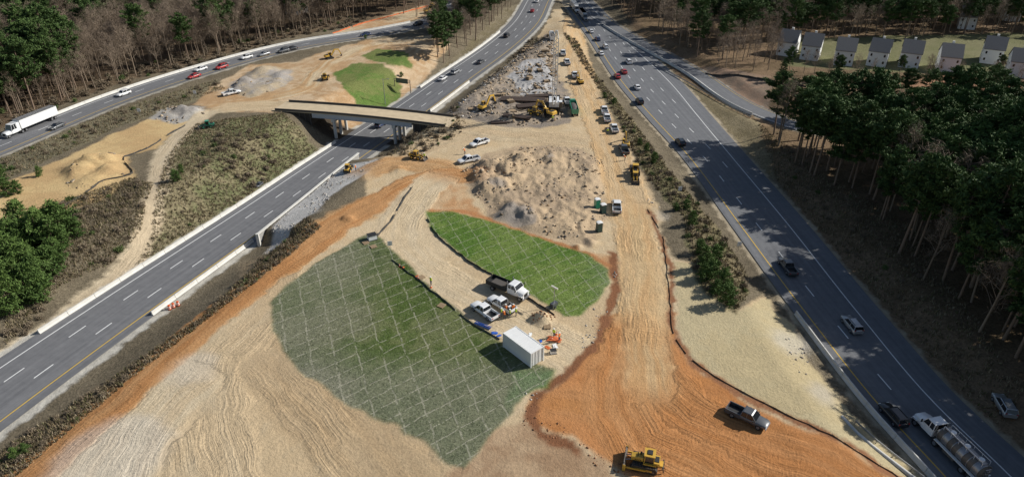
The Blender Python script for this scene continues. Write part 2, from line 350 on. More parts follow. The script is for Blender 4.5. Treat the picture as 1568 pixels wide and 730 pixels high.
for (u,v,r,c) in [(1215,520,5,(.52,.5,.45)),(1258,600,4,(.42,.40,.37)),(1010,330,3,(.5,.45,.38)),(170,700,9,(.57,.53,.46)),(300,560,5,(.57,.51,.42)),(480,320,3,(.5,.48,.44))]:
    gx,gy=G(u,v);m=ss((r-np.hypot(WX-gx,WY-gy))/3)*.45;C=C*(1-m[:,None])+np.array(c)*m[:,None]
for pl,c,w in((LH,(.46,.435,.38),1.8),(RH,(.37,.31,.22),1.3),(FL,(.38,.35,.29),1.6),(RP,(.30,.27,.22),1.0)):
    d,s,ch=pdist(X,Y,pl);m=ss((w-(abs(d)-ch[0])+ (n2-.5)*1.6)/.8);C=C*(1-m[:,None])+np.array(c)*m[:,None]*(1+.25*(n2-.5))[:,None] ;BR*=1-m;FT=FT*(1-m)
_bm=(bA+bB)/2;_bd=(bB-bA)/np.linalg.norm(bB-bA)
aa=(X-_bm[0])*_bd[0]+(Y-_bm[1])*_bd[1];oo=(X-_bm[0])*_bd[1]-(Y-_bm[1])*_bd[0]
m=ss((25-abs(aa))/2)*ss((5.5-abs(oo))/1.5);C=C*(1-m[:,None])+np.array((.07,.055,.04))*m[:,None]  # deck shadow painted into the ground colour below the bridge
C*=(1+.26*(n2-.5)+.20*(n1-.5))[:,None]
C=np.clip(C,0.01,.8)
Z=Z-FT*.09*(fbm(FD*1.3+40,FS*.045,2,77)-.3)
ZG=Z.reshape(ny,nx)
def H(x,y):
    x=np.asarray(x,float);y=np.asarray(y,float)
    i=np.clip(np.searchsorted(xs,x)-1,0,nx-2);j=np.clip(np.searchsorted(ys,y)-1,0,ny-2)
    fx=np.clip((x-xs[i])/(xs[i+1]-xs[i]),0,1);fy=np.clip((y-ys[j])/(ys[j+1]-ys[j]),0,1)
    return (ZG[j,i]*(1-fx)+ZG[j,i+1]*fx)*(1-fy)+(ZG[j+1,i]*(1-fx)+ZG[j+1,i+1]*fx)*fy
def Hs(x,y): return float(H(np.array([x]),np.array([y]))[0])
def GI(u,v,it=6):
    z=0
    for _ in range(it):
        x,y=G(u,v,z); z=.5*z+.5*Hs(x,y)
    x,y=G(u,v,z); return x,y,Hs(x,y)
ii=(np.arange(ny-1)[:,None]*nx+np.arange(nx-1)[None,:]).ravel()
FQ=np.stack([ii,ii+1,ii+nx+1,ii+nx],1)
m,nt,b=nm('earth_surface');N=nt.nodes;Lk=nt.links
def nd(t,**k):
    n=N.new(t)
    for a,v in k.items(): setattr(n,a,v)
    return n
def math_(op,a,b_=None,c=None):
    n=nd('ShaderNodeMath',operation=op)
    for i,q in enumerate((a,b_,c)):
        if q is None: continue
        if isinstance(q,(int,float)): n.inputs[i].default_value=q
        else: Lk.new(q,n.inputs[i])
    return n.outputs[0]
ac=nd('ShaderNodeAttribute',attribute_name='Col');af=nd('ShaderNodeAttribute',attribute_name='flow');am=nd('ShaderNodeAttribute',attribute_name='msk')
geo_=nd('ShaderNodeNewGeometry');pos=geo_.outputs['Position']
sf=nd('ShaderNodeSeparateXYZ');Lk.new(af.outputs['Vector'],sf.inputs[0])
sm=nd('ShaderNodeSeparateXYZ');Lk.new(am.outputs['Vector'],sm.inputs[0])
def noise(vec,scale,det=5,rough=.6):
    n=nd('ShaderNodeTexNoise');n.inputs['Scale'].default_value=scale;n.inputs['Detail'].default_value=det;n.inputs['Roughness'].default_value=rough;Lk.new(vec,n.inputs['Vector']);return n.outputs['Fac']
cmb=nd('ShaderNodeCombineXYZ');Lk.new(math_('MULTIPLY',sf.outputs[0],3.0),cmb.inputs[0]);Lk.new(math_('MULTIPLY',sf.outputs[1],.14),cmb.inputs[1])
st=noise(cmb.outputs[0],1.0,4,.6)
cmb2=nd('ShaderNodeCombineXYZ');Lk.new(math_('MULTIPLY',sf.outputs[0],1.2),cmb2.inputs[0]);Lk.new(math_('MULTIPLY',sf.outputs[1],2.6),cmb2.inputs[1])
cleat=noise(cmb2.outputs[0],1.0,2,.5)
nf=noise(pos,2.2,7,.7);nb=noise(pos,.9,6,.75)
streak=math_('MULTIPLY',math_('SUBTRACT',st,.5),math_('MULTIPLY',sf.outputs[2],.95))
cl_=math_('MULTIPLY',math_('SUBTRACT',cleat,.5),math_('MULTIPLY',sf.outputs[2],.35))
fine=math_('MULTIPLY',math_('SUBTRACT',nf,.5),math_('MULTIPLY_ADD',sm.outputs[1],1.9,.65))
br=math_('MULTIPLY',math_('SUBTRACT',nb,.5),math_('MULTIPLY_ADD',sm.outputs[1],1.0,.2))
tot=math_('ADD',math_('ADD',math_('ADD',streak,fine),math_('ADD',br,cl_)),1.0)
tot=math_('MAXIMUM',tot,.15)
sc=nd('ShaderNodeVectorMath',operation='SCALE');Lk.new(ac.outputs['Color'],sc.inputs[0]);Lk.new(tot,sc.inputs['Scale'])
def lines(ang,per,seed,w_=.035):
    mp=nd('ShaderNodeMapping');mp.inputs['Rotation'].default_value=(0,0,ang);mp.inputs['Location'].default_value=(seed,seed,0);Lk.new(pos,mp.inputs[0])
    w=noise(pos,.35,2);sx=nd('ShaderNodeSeparateXYZ');Lk.new(mp.outputs[0],sx.inputs[0])
    x=math_('ADD',sx.outputs[0],math_('MULTIPLY',w,.9))
    fr=math_('FRACT',math_('DIVIDE',x,per));tri=math_('ABSOLUTE',math_('SUBTRACT',fr,.5))
    ln=math_('LESS_THAN',tri,w_)
    return math_('MULTIPLY',ln,math_('MULTIPLY',math_('GREATER_THAN',noise(pos,.8,4,.7),.45),1.0))
lsum=math_('MAXIMUM',lines(.9,2.6,3),math_('MULTIPLY',lines(-.35,3.6,7),.8))
br2=math_('MULTIPLY',math_('GREATER_THAN',noise(pos,3.5,6,.75),.57),.38)
lm=math_('MULTIPLY',math_('MAXIMUM',math_('MULTIPLY',lsum,.55),math_('MULTIPLY',br2,.5)),sm.outputs[0])
mx=nd('ShaderNodeMix',data_type='RGBA');Lk.new(lm,mx.inputs[0]);Lk.new(sc.outputs[0],mx.inputs[6]);mx.inputs[7].default_value=(.45,.42,.33,1)
Lk.new(mx.outputs[2],b.inputs['Base Color']);b.inputs['Roughness'].default_value=.95;b.inputs['Specular IOR Level'].default_value=.1
bp=nd('ShaderNodeBump');bp.inputs['Strength'].default_value=.7;bp.inputs['Distance'].default_value=.28
hh=math_('ADD',math_('ADD',math_('MULTIPLY',nf,math_('MULTIPLY_ADD',sm.outputs[1],1.2,.8)),math_('MULTIPLY',nb,.6)),math_('MULTIPLY',math_('ADD',st,math_('MULTIPLY',cleat,.6)),sf.outputs[2]))
Lk.new(hh,bp.inputs['Height']);Lk.new(bp.outputs[0],b.inputs['Normal'])
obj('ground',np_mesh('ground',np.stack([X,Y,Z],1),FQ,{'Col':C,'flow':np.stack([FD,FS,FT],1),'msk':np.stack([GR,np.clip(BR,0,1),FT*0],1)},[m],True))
print('terrain',time.time()-T0,len(X))

# ---------- ROAD SURFACES ----------
def asphalt(name,c,streakc):
    m,nt,b=nm(name);N=nt.nodes;L=nt.links
    uv=N.new('ShaderNodeUVMap');uv.uv_map='UVMap'
    mp=N.new('ShaderNodeMapping');mp.inputs['Scale'].default_value=(1.4,.02,1);L.new(uv.outputs[0],mp.inputs[0])
    n=N.new('ShaderNodeTexNoise');n.inputs['Scale'].default_value=1;n.inputs['Detail'].default_value=4;L.new(mp.outputs[0],n.inputs['Vector'])
    n2=N.new('ShaderNodeTexNoise');n2.inputs['Scale'].default_value=.6;n2.inputs['Detail'].default_value=8;n2.inputs['Roughness'].default_value=.75;L.new(uv.outputs[0],n2.inputs['Vector'])
    ad=N.new('ShaderNodeMath');ad.operation='ADD';L.new(n.outputs['Fac'],ad.inputs[0]);L.new(n2.outputs['Fac'],ad.inputs[1])
    cr=N.new('ShaderNodeMapRange');cr.inputs[1].default_value=.75;cr.inputs[2].default_value=1.25;L.new(ad.outputs[0],cr.inputs[0])
    mx=N.new('ShaderNodeMix');mx.data_type='RGBA';mx.inputs[6].default_value=(*c,1);mx.inputs[7].default_value=(*streakc,1);L.new(cr.outputs[0],mx.inputs[0])
    L.new(mx.outputs[2],b.inputs['Base Color']);b.inputs['Roughness'].default_value=.85;b.inputs['Specular IOR Level'].default_value=.3
    return m
def normals(pl):
    d=np.gradient(pl[:,:2],axis=0);d/=np.linalg.norm(d,axis=1)[:,None];return np.stack([d[:,1],-d[:,0]],1)
def road(name,pl,mt,zo=0):
    n=normals(pl);V=[];s=np.concatenate([[0],np.cumsum(np.linalg.norm(np.diff(pl[:,:2],axis=0),axis=1))])
    fr=np.linspace(-1,1,5)
    for k in range(len(pl)):
        for f in fr:
            V.append((pl[k,0]+n[k,0]*f*pl[k,2],pl[k,1]+n[k,1]*f*pl[k,2],pl[k,3]+zo))
    Fs=[];
    for k in range(len(pl)-1):
        for j in range(4): a=k*5+j;Fs.append((a,a+1,a+6,a+5))
    me=np_mesh(name,V,Fs,None,[mt])
    uv=me.uv_layers.new(name='UVMap');li=np.zeros(len(me.loops),np.int32);me.loops.foreach_get('vertex_index',li)
    k=li//5;j=li%5;U=fr[j]*pl[k,2];uv.data.foreach_set('uv',np.stack([U,s[k]],1).astype(np.float32).ravel())
    return obj(name,me),s
a1=asphalt('asphalt_light',(.125,.126,.132),(.19,.19,.195));a2=asphalt('asphalt_dark',(.125,.128,.136),(.185,.188,.195))
road('highway_road',LH,a1);road('highway_road',RH,a2);road('highway_road',FL,a1,0);road('ramp_road',RP,a2,.05)
class Marks:
    def __init__(s): s.V=[];s.F=[]
    def line(s,pl,off,w,zo,s0=None,s1=None,dash=None,phase=0):
        n=normals(pl);S=np.concatenate([[0],np.cumsum(np.linalg.norm(np.diff(pl[:,:2],axis=0),axis=1))])
        s0=0 if s0 is None else s0;s1=S[-1] if s1 is None else s1
        of=off(S) if callable(off) else np.full(len(S),off)
        def at(t,e):
            i=[np.interp(t,S,pl[:,0]),np.interp(t,S,pl[:,1]),np.interp(t,S,pl[:,3]),np.interp(t,S,n[:,0]),np.interp(t,S,n[:,1]),np.interp(t,S,of)]
            return (i[0]+i[3]*(i[5]+e),i[1]+i[4]*(i[5]+e),i[2]+zo)
        segs=[]
        if dash:
            t=s0+phase
            while t+dash[0]<s1: segs.append((t,t+dash[0]));t+=dash[0]+dash[1]
        else: segs=[(s0,s1)]
        for a,c in segs:
            k=max(1,int((c-a)/3));ts=np.linspace(a,c,k+1)
            for i in range(k):
                bb=len(s.V);s.V+=[at(ts[i],-w/2),at(ts[i],w/2),at(ts[i+1],w/2),at(ts[i+1],-w/2)];s.F.append((bb,bb+1,bb+2,bb+3))
mw=Marks();my=Marks()
mw.line(LH,-5.2,.2,.012);my.line(LH,5.7,.2,.012)
mw.line(LH,-1.55,.2,.012,dash=(3.6,8.6));mw.line(LH,2.1,.2,.012,dash=(3.6,8.6),phase=2)
mw.line(FL,-3.9,.2,.012);my.line(FL,3.9,.2,.012);mw.line(FL,0,.18,.012,dash=(3.5,8.5))
SR=np.concatenate([[0],np.cumsum(np.linalg.norm(np.diff(RH[:,:2],axis=0),axis=1))])
hwR=lambda S:np.interp(S,SR,RH[:,2])
my.line(RH,lambda S:-hwR(S)+2.1,.2,.012);mw.line(RH,lambda S:hwR(S)-4.4,.2,.012)
mw.line(RH,lambda S:-hwR(S)+5.9,.2,.012,dash=(3.5,8.7));mw.line(RH,lambda S:-hwR(S)+9.7,.2,.012,s0=115,dash=(3.5,8.7),phase=3);mw.line(RH,lambda S:-hwR(S)+13.5,.2,.012,s0=165,dash=(3.5,8.7),phase=3)
mw.line(RP,3.0,.15,.07);my.line(RP,-3.0,.15,.07)
wp=mat('white_road_paint',(.74,.74,.72),.7,var=.15,scale=1.5);yp=mat('yellow_road_paint',(.62,.40,.06),.7,var=.15,scale=1.5)
obj('road_markings',np_mesh('rm',mw.V,mw.F,None,[wp]));obj('road_markings',np_mesh('rm2',my.V,my.F,None,[yp]))

# ---------- extrusions ----------
conc=mat('concrete',(.62,.60,.55),.85,var=.22,scale=.7);dk=mat('dark_fabric',(.06,.055,.05),.9);stl=mat('galvanised_steel',(.4,.41,.42),.45,.8)
JERSEY=[(-.3,0),(-.3,.08),(-.13,.33),(-.09,.83),(.09,.83),(.13,.33),(.3,.08),(.3,0)]
def offset_pts(pl,off,s0,s1,step=2.0):
    n=normals(pl);S=np.concatenate([[0],np.cumsum(np.linalg.norm(np.diff(pl[:,:2],axis=0),axis=1))])
    of=off(S) if callable(off) else np.full(len(S),off)
    ts=np.arange(s0,s1,step)
    return [(np.interp(t,S,pl[:,0])+np.interp(t,S,n[:,0])*np.interp(t,S,of),np.interp(t,S,pl[:,1])+np.interp(t,S,n[:,1])*np.interp(t,S,of),np.interp(t,S,pl[:,3])) for t in ts]
def extr(name,pts,prof,mt,seg=0,sink=.05,parent=None):
    mb=MB();pts=[Vector(p) for p in pts]
    groups=[pts] if not seg else [pts[i:i+seg+1] for i in range(0,len(pts)-1,seg)]
    for g in groups:
        if len(g)<2: continue
        vs=[];k=len(prof)
        for i,p in enumerate(g):
            d=(g[min(i+1,len(g)-1)]-g[max(i-1,0)]);d.z=0;d.normalize();nn=Vector((d.y,-d.x,0))
            sh=0
            if seg and i==0: sh=.04
            if seg and i==len(g)-1: sh=-.04
            for o,h in prof: vs.append(p+nn*o+d*sh+Vector((0,0,h-(sink if h==0 else 0))))
        fs=[]
        for i in range(len(g)-1):
            for j in range(k-1): fs.append((i*k+j,i*k+j+1,(i+1)*k+j+1,(i+1)*k+j))
        fs+=[tuple(range(k)),tuple(range((len(g)-1)*k,len(g)*k))]
        mb.add(vs,fs,0)
    return obj(name,mb.mesh(name,[mt]),parent=parent)
def S_at(pl,u,v,z):
    x,y=G(u,v,z);_,s,_=pdist(np.array([x]),np.array([y]),pl);return float(s[0])
s50=S_at(LH,58,508,-2.3)
extr('concrete_barrier',offset_pts(LH,-7.3,s50,S_at(LH,510,215,-6.6)),JERSEY,conc,3)
extr('concrete_barrier',offset_pts(LH,7.2,S_at(LH,243,487,-3.6),S_at(LH,392,372,-5.3)),JERSEY,conc,3)
extr('concrete_barrier',offset_pts(LH,7.2,S_at(LH,655,168,-6),S_at(LH,722,125,-5)),JERSEY,conc,3)
extr('concrete_barrier',offset_pts(LH,-7.2,S_at(LH,640,135,-6),S_at(LH,752,50,-3)),JERSEY,conc,3)
extr('concrete_barrier',offset_pts(FL,-5.5,130,S_at(FL,640,38,0)),JERSEY,conc,3)
extr('concrete_barrier',offset_pts(RP,4.3,20,S_at(RP,1168,175,-1)),JERSEY,conc,3)
_,sb,_=pdist(np.array([50.]),np.array([97.]),RH)
extr('concrete_barrier',offset_pts(RH,lambda S:-hwR(S)+.1,4,float(sb[0])),JERSEY,conc,3)
def drape(pts,step=1.5):
    p=catmull(GP(pts),step);z=H(p[:,0],p[:,1]);return [(a,b_,c) for (a,b_),c in zip(p[:,:2],z)]
def fence(name,pts,h,mt,step=1.5):
    P=drape(pts,step);mb=MB()
    jit=[(p[0]+random.uniform(-.15,.15),p[1]+random.uniform(-.15,.15),p[2]) for p in P]
    for a,c in zip(jit[:-1],jit[1:]):
        if random.random()<.08: continue
        vs=[(a[0],a[1],a[2]-.1),(c[0],c[1],c[2]-.1),(c[0],c[1],c[2]+h*random.uniform(.6,1)),(a[0],a[1],a[2]+h*random.uniform(.6,1))];mb.add(vs,[(0,1,2,3)],0)
    for p in jit[::2]: mb.cyl((p[0],p[1],p[2]-.2),(p[0],p[1],p[2]+h+.2),.03,.03,5,1)
    return obj(name,mb.mesh(name,[mt,stl]))
fence('silt_fence',[(632,286),(612,318),(590,350),(578,362)],.55,dk)
fence('silt_fence',[(655,335),(668,358),(715,398),(770,432),(815,460),(850,482)],.5,dk)
fence('silt_fence',[(600,398),(640,428),(690,468),(730,500),(765,520)],.35,mat('grey_geotextile',(.14,.14,.13),.9))
fence('silt_fence',[(992,320),(1012,355),(1020,400),(1027,470),(1036,520),(1062,552),(1140,602),(1255,658),(1390,728)],.22,mat('brown_fabric',(.16,.11,.07),.9))
fence('silt_fence',[(60,335),(125,300),(160,278),(200,268),(192,243),(225,228),(262,205),(285,192)],.55,dk)
og=mat('orange_mesh',(.60,.14,.04),.7)
fence('orange_safety_fence',[(510,52),(560,35),(610,22),(655,10)],.6,og)
fence('silt_fence',[(1080,108),(1200,128),(1340,150),(1450,168),(1568,195),(1700,220)],.8,dk,step=3)
def rail(name,pts,h=.75):
    P=drape(pts,2.0);mb=MB()
    for a,c in zip(P[:-1],P[1:]):
        mb.beam((a[0],a[1],a[2]+h-.1),(c[0],c[1],c[2]+h-.1),.06,.32,0);mb.cyl((a[0],a[1],a[2]-.2),(a[0],a[1],a[2]+h),.07,.07,6,0)
    return obj(name,mb.mesh(name,[stl]))
rail('guardrail',[(1312,640),(1345,668),(1400,708),(1445,742)])
rail('guardrail',[(1000,92),(1060,125),(1150,180)],.7)
P=drape([(1305,630),(1330,655),(1380,692),(1430,728),(1470,760)],2);mb=MB()
for a,c in zip(P[:-1],P[1:]): mb.cyl((a[0]-1.3,a[1],a[2]+.25),(c[0]-1.3,c[1],c[2]+.25),.3,.3,12,0)
obj('drainage_pipe',mb.mesh('dp',[conc]))
orange=mat('safety_orange',(.75,.13,.03),.5);white=mat('white_plastic',(.78,.78,.76),.5);rub=mat('black_rubber',(.02,.02,.02),.8)
mb=MB();mb.cyl((0,0,0),(0,0,.08),.36,.36,12,2);z=.08
for i,(h,mm) in enumerate([(.22,0),(.15,1),(.15,0),(.15,1),(.25,0)]):
    mb.cyl((0,0,z),(0,0,z+h),.29-.015*i,.285-.015*i,12,mm);z+=h
mb.cyl((0,0,z),(0,0,z+.05),.1,.1,8,0);barrel=mb.mesh('barrel',[orange,white,rub])
mb=MB();mb.box(-.2,.2,-.2,.2,0,.04,0);mb.cyl((0,0,.04),(0,0,.3),.15,.1,12,0);mb.cyl((0,0,.3),(0,0,.45),.1,.07,12,1);mb.cyl((0,0,.45),(0,0,.7),.07,.03,12,0);cone=mb.mesh('cone',[orange,white])
for u,v in[(260,473),(266,470),(273,467)]: obj('traffic_barrel',barrel,GI(u,v),0,1.0)
for i in range(9):
    t=i/8;p=offset_pts(LH,8.3,ws0+4+t*(ws1-ws0-2),ws0+4.5+t*(ws1-ws0-2),1)[0];obj('traffic_barrel',barrel,(p[0],p[1],Hs(p[0],p[1])),0,.9)
for u,v in[(612,408),(640,426),(660,440),(845,520),(852,512)]: obj('traffic_cone',cone,GI(u,v),0,1.0)
pts=offset_pts(LH,WOFF+.1,ws0,ws1,2.0);mb=MB()
gab=mat('stone_facing',(.34,.33,.31),.9,var=.4,scale=2.5,bump=.8)
for a,c in zip(pts[:-1],pts[1:]):
    mb.add([(a[0],a[1],a[2]-.4),(c[0],c[1],c[2]-.4),(c[0],c[1],-1.9),(a[0],a[1],-1.9)],[(0,1,2,3)],0)
for a,c in zip(pts[:-1],pts[1:]): mb.beam((a[0],a[1],-1.85),(c[0],c[1],-1.85),.5,.28,1)
a=pts[0];mb.box(a[0]-.3,a[0]+.3,a[1]-.3,a[1]+.3,a[2]-.4,-1.7,1)
obj('retaining_wall',mb.mesh('rw',[gab,conc]))

# ---------- BRIDGE ----------
br_e=bpy.data.objects.new('road_bridge',None);COL.objects.link(br_e)
bd=bB-bA;bL=float(np.linalg.norm(bd));bd/=bL;bn=np.array([bd[1],-bd[0]])
def bp_(s,o,z): p=bA+bd*s+bn*o;return (p[0],p[1],z)
def crest(s): return .22+.6*math.sin(math.pi*min(max(s/bL,0),1))
NS=14
dl,_,_=pdist(np.array([bA[0]+bd[0]*t for t in np.linspace(0,bL,60)]),np.array([bA[1]+bd[1]*t for t in np.linspace(0,bL,60)]),LH)
sc_=float(np.linspace(0,bL,60)[np.argmin(abs(dl))])
def bstrip(name,o0,o1,zt,zb,mt,s0=0,s1=None):
    s1=bL if s1 is None else s1;mb=MB()
    ks=np.linspace(s0,s1,NS+1)
    vs=[]
    for s in ks: c=crest(s);vs+=[bp_(s,o0,c+zb),bp_(s,o1,c+zb),bp_(s,o1,c+zt),bp_(s,o0,c+zt)]
    fs=[(0,1,2,3),tuple(len(vs)-4+i for i in range(4))]
    for i in range(NS):
        for j in range(4): fs.append((i*4+j,i*4+(j+1)%4,i*4+4+(j+1)%4,i*4+4+j))
    mb.add(vs,fs,0);return obj(name,mb.mesh(name,[mt]),parent=br_e)
dirt=mat('dusty_deck',(.55,.44,.29),.95,var=.25,scale=.6);gird=mat('girder_steel',(.46,.48,.50),.6,var=.1);dkr=mat('dark_concrete',(.09,.08,.07),.9);dkw=mat('shade_dark_timber',(.055,.045,.035),.9,var=.4)  # abutment timber kept near black, its colour carries the under-deck shade
bstrip('deck',-4.2,4.2,0,-.25,dirt)
for o in(-4.05,4.05):bstrip('parapet',o-.13,o+.13,.6,.003,dkr,1,bL-1)
AL=max(6,sc_-17);AR=min(bL-3,sc_+16)
for o in(-3.7,-1.9,0,1.9,3.95):bstrip('girder',o-.15,o+.15,-.253,-1.5,gird,AL+.4,AR-.4)
for o in(-3.7,-1.9,0,1.9,3.95):bstrip('girder_flange',o-.3,o+.3,-1.503,-1.6,gird,AL+.4,AR-.4)
mb=MB()
for ds in(-9.8,9.8):
    s=sc_+ds;c=crest(s)-1.61
    mb.beam(bp_(s,-4.2,c-.5),bp_(s,4.2,c-.5),1.1,1.0,0)
    for o in(-3.5,0,3.5): mb.cyl(bp_(s,o,-8),bp_(s,o,c-1.0),.5,.5,12,0)
obj('piers',mb.mesh('piers',[conc]),parent=br_e)
mb=MB()
for s0,s1 in((1.5,AL),(AR,bL-1.5)):
    vs=[bp_(s0,-4.1,-7.5),bp_(s1,-4.1,-7.5),bp_(s1,4.1,-7.5),bp_(s0,4.1,-7.5),bp_(s0,-4.1,crest(s0)-.26),bp_(s1,-4.1,crest(s1)-.26),bp_(s1,4.1,crest(s1)-.26),bp_(s0,4.1,crest(s0)-.26)]
    mb.add(vs,[(0,3,2,1),(4,5,6,7),(0,1,5,4),(1,2,6,5),(2,3,7,6),(3,0,4,7)],0)
    k=s0+.5
    while k<s1: mb.beam(bp_(k,4.2,-7),bp_(k,4.2,crest(k)-.3),.2,.25,1);k+=1.8
obj('abutments',mb.mesh('abut',[dkw,dkr]),parent=br_e)

# ---------- TREES ----------
def leafcloud(c,size,asp,r):
    n=len(c);a=r.normal(size=(n,3));a/=np.linalg.norm(a,axis=1)[:,None];q=r.normal(size=(n,3));b_=np.cross(a,q);b_/=np.linalg.norm(b_,axis=1)[:,None]
    s=(size*r.uniform(.6,1.3,n))[:,None]
    V=np.stack([c-a*s,c+b_*s*asp,c+a*s,c-b_*s*asp],1).reshape(-1,3);Fq=np.arange(4*n).reshape(-1,4);return V,Fq
def tube(p,rad,n=6):
    p=np.array(p);V=[];Fq=[]
    for i in range(len(p)):
        for k in range(n): t=2*math.pi*k/n;V.append(p[i]+np.array([math.cos(t)*rad[i],math.sin(t)*rad[i],0]))
    for i in range(len(p)-1):
        for k in range(n): Fq.append((i*n+k,i*n+(k+1)%n,(i+1)*n+(k+1)%n,(i+1)*n+k))
    return np.array(V),np.array(Fq)
def stick(p,q,r0,r1):
    p=np.array(p);q=np.array(q);d=q-p;d/=np.linalg.norm(d)+1e-9;a=np.cross(d,[.3,.2,1]);a/=np.linalg.norm(a)+1e-9;b_=np.cross(d,a)
    V=[]
    for c,r in((p,r0),(q,r1)):
        for k in range(3): t=2*math.pi*k/3;V.append(c+(a*math.cos(t)+b_*math.sin(t))*r)
    return np.array(V),np.array([(0,1,4,3),(1,2,5,4),(2,0,3,5)])
class Acc:
    def __init__(s): s.V=[];s.F=[];s.T=[];s.M=[];s.n=0
    def add(s,V,Fq,t,m):
        s.V.append(V);s.F.append(Fq+s.n);s.T.append(np.broadcast_to(np.asarray(t,float),(len(V),)));s.M.append(np.full(len(Fq),m));s.n+=len(V)
    def mesh(s,name,mats):
        T=np.concatenate(s.T);me=np_mesh(name,np.concatenate(s.V),np.concatenate(s.F),{'tint':np.stack([T,T,T],1)},mats);me.polygons.foreach_set('material_index',np.concatenate(s.M).astype(np.int32));return me
bark=mat('pine_bark',(.22,.155,.11),.9,var=.3,scale=2);gbark=foliage_mat('grey_bark',(.11,.082,.058),(.31,.24,.175))
needle=foliage_mat('pine_needles',(.020,.045,.012),(.095,.155,.042));yneedle=foliage_mat('young_needles',(.03,.065,.015),(.12,.19,.045))
def pine(seed,h=20,cb=.5,cr=3.2,nb=74,mats=None,ls=.44):
    r=np.random.default_rng(seed);A=Acc()
    bx,by=r.normal(0,.35,2);zs=np.linspace(-.4,h*.97,9)
    ax=lambda z:np.array([bx*math.sin(z/h*2.2),by*math.sin(z/h*1.7+.3),z])
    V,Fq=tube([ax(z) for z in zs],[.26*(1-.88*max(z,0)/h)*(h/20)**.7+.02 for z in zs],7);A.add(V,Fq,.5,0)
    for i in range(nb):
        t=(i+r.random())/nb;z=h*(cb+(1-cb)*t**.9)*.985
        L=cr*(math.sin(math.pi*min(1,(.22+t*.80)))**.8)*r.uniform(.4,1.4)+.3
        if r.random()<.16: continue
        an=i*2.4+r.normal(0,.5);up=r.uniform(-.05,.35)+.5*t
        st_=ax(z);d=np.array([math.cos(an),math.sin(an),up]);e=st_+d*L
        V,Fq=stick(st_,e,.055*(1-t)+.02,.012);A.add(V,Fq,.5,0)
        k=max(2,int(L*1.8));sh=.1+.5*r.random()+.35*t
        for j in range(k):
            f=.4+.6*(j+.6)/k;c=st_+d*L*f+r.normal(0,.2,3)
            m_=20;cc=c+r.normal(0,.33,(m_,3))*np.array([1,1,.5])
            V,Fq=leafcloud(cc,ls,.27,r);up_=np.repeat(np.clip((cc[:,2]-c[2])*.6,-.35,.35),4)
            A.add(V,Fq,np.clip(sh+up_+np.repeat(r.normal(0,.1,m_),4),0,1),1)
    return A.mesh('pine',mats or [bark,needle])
def bare(seed,h=17):
    r=np.random.default_rng(seed);A=Acc()
    bx,by=r.normal(0,.6,2);ax=lambda z:np.array([bx*math.sin(z/h*2.2),by*math.sin(z/h*1.7),z]);zs=np.linspace(-.4,h*.92,8)
    tt=r.uniform(.3,.9)
    V,Fq=tube([ax(z) for z in zs],[.2*(1-.9*max(z,0)/h)+.02 for z in zs],6);A.add(V,Fq,tt,0)
    ends=[]
    def grow(p,d,L,rad,lev):
        e=p+d*L;V,Fq=stick(p,e,rad,rad*.4);A.add(V,Fq,tt+r.normal(0,.08),0)
        if lev==0: ends.append(e);return
        for k in range(4):
            f=r.uniform(.3,1);nd_=d+r.normal(0,.5,3);nd_[2]+=.25;nd_/=np.linalg.norm(nd_);grow(p+d*L*f,nd_,L*r.uniform(.35,.6),rad*.45,lev-1)
    for i in range(18):
        t=(i+.5)/18;z=h*(.3+.62*t);an=i*2.4+r.normal(0,.4);L=(1-.6*t)*r.uniform(3.0,4.6);d=np.array([math.cos(an),math.sin(an),r.uniform(.6,1.4)]);d/=np.linalg.norm(d);grow(ax(z),d,L,.08*(1-.5*t),2)
    E=np.array(ends);cc=np.repeat(E,4,0)+r.normal(0,.45,(len(E)*4,3));V,Fq=leafcloud(cc,.6,.035,r);A.add(V,Fq,np.clip(tt+.05+np.repeat(r.normal(0,.15,len(cc)),4),0,1.3),0)
    return A.mesh('bare',[gbark])
PINES=[pine(100+i,random.uniform(17,22),random.uniform(.38,.56),random.uniform(2.8,4.2)) for i in range(8)]
YP=[pine(200+i,random.uniform(5.5,8),.06,1.9,60,[bark,yneedle],.34) for i in range(4)]
BARES=[bare(300+i,random.uniform(13,18)) for i in range(7)]
def shrub(seed,mats,R=1.0,n=420):
    r=np.random.default_rng(seed);A=Acc()
    for k in range(7):
        d=r.normal(size=3);d[2]=abs(d[2])+.4;d/=np.linalg.norm(d);e=d*R*r.uniform(.6,1);V,Fq=stick((0,0,-.1),e,.03,.01);A.add(V,Fq,.4,0)
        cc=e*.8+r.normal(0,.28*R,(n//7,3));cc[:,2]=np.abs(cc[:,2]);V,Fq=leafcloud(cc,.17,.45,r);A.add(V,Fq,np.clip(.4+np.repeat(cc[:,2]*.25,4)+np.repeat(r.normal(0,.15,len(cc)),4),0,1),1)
    return A.mesh('shrub',mats)
bneed=foliage_mat('brush_leaves',(.11,.085,.055),(.26,.205,.14));gneed=foliage_mat('shrub_leaves',(.04,.07,.02),(.12,.16,.05))
SHB=[shrub(400+i,[bark,bneed]) for i in range(3)];SHG=[shrub(410+i,[bark,gneed]) for i in range(3)]
print('tree meshes',time.time()-T0,len(PINES[0].polygons),len(BARES[0].polygons))
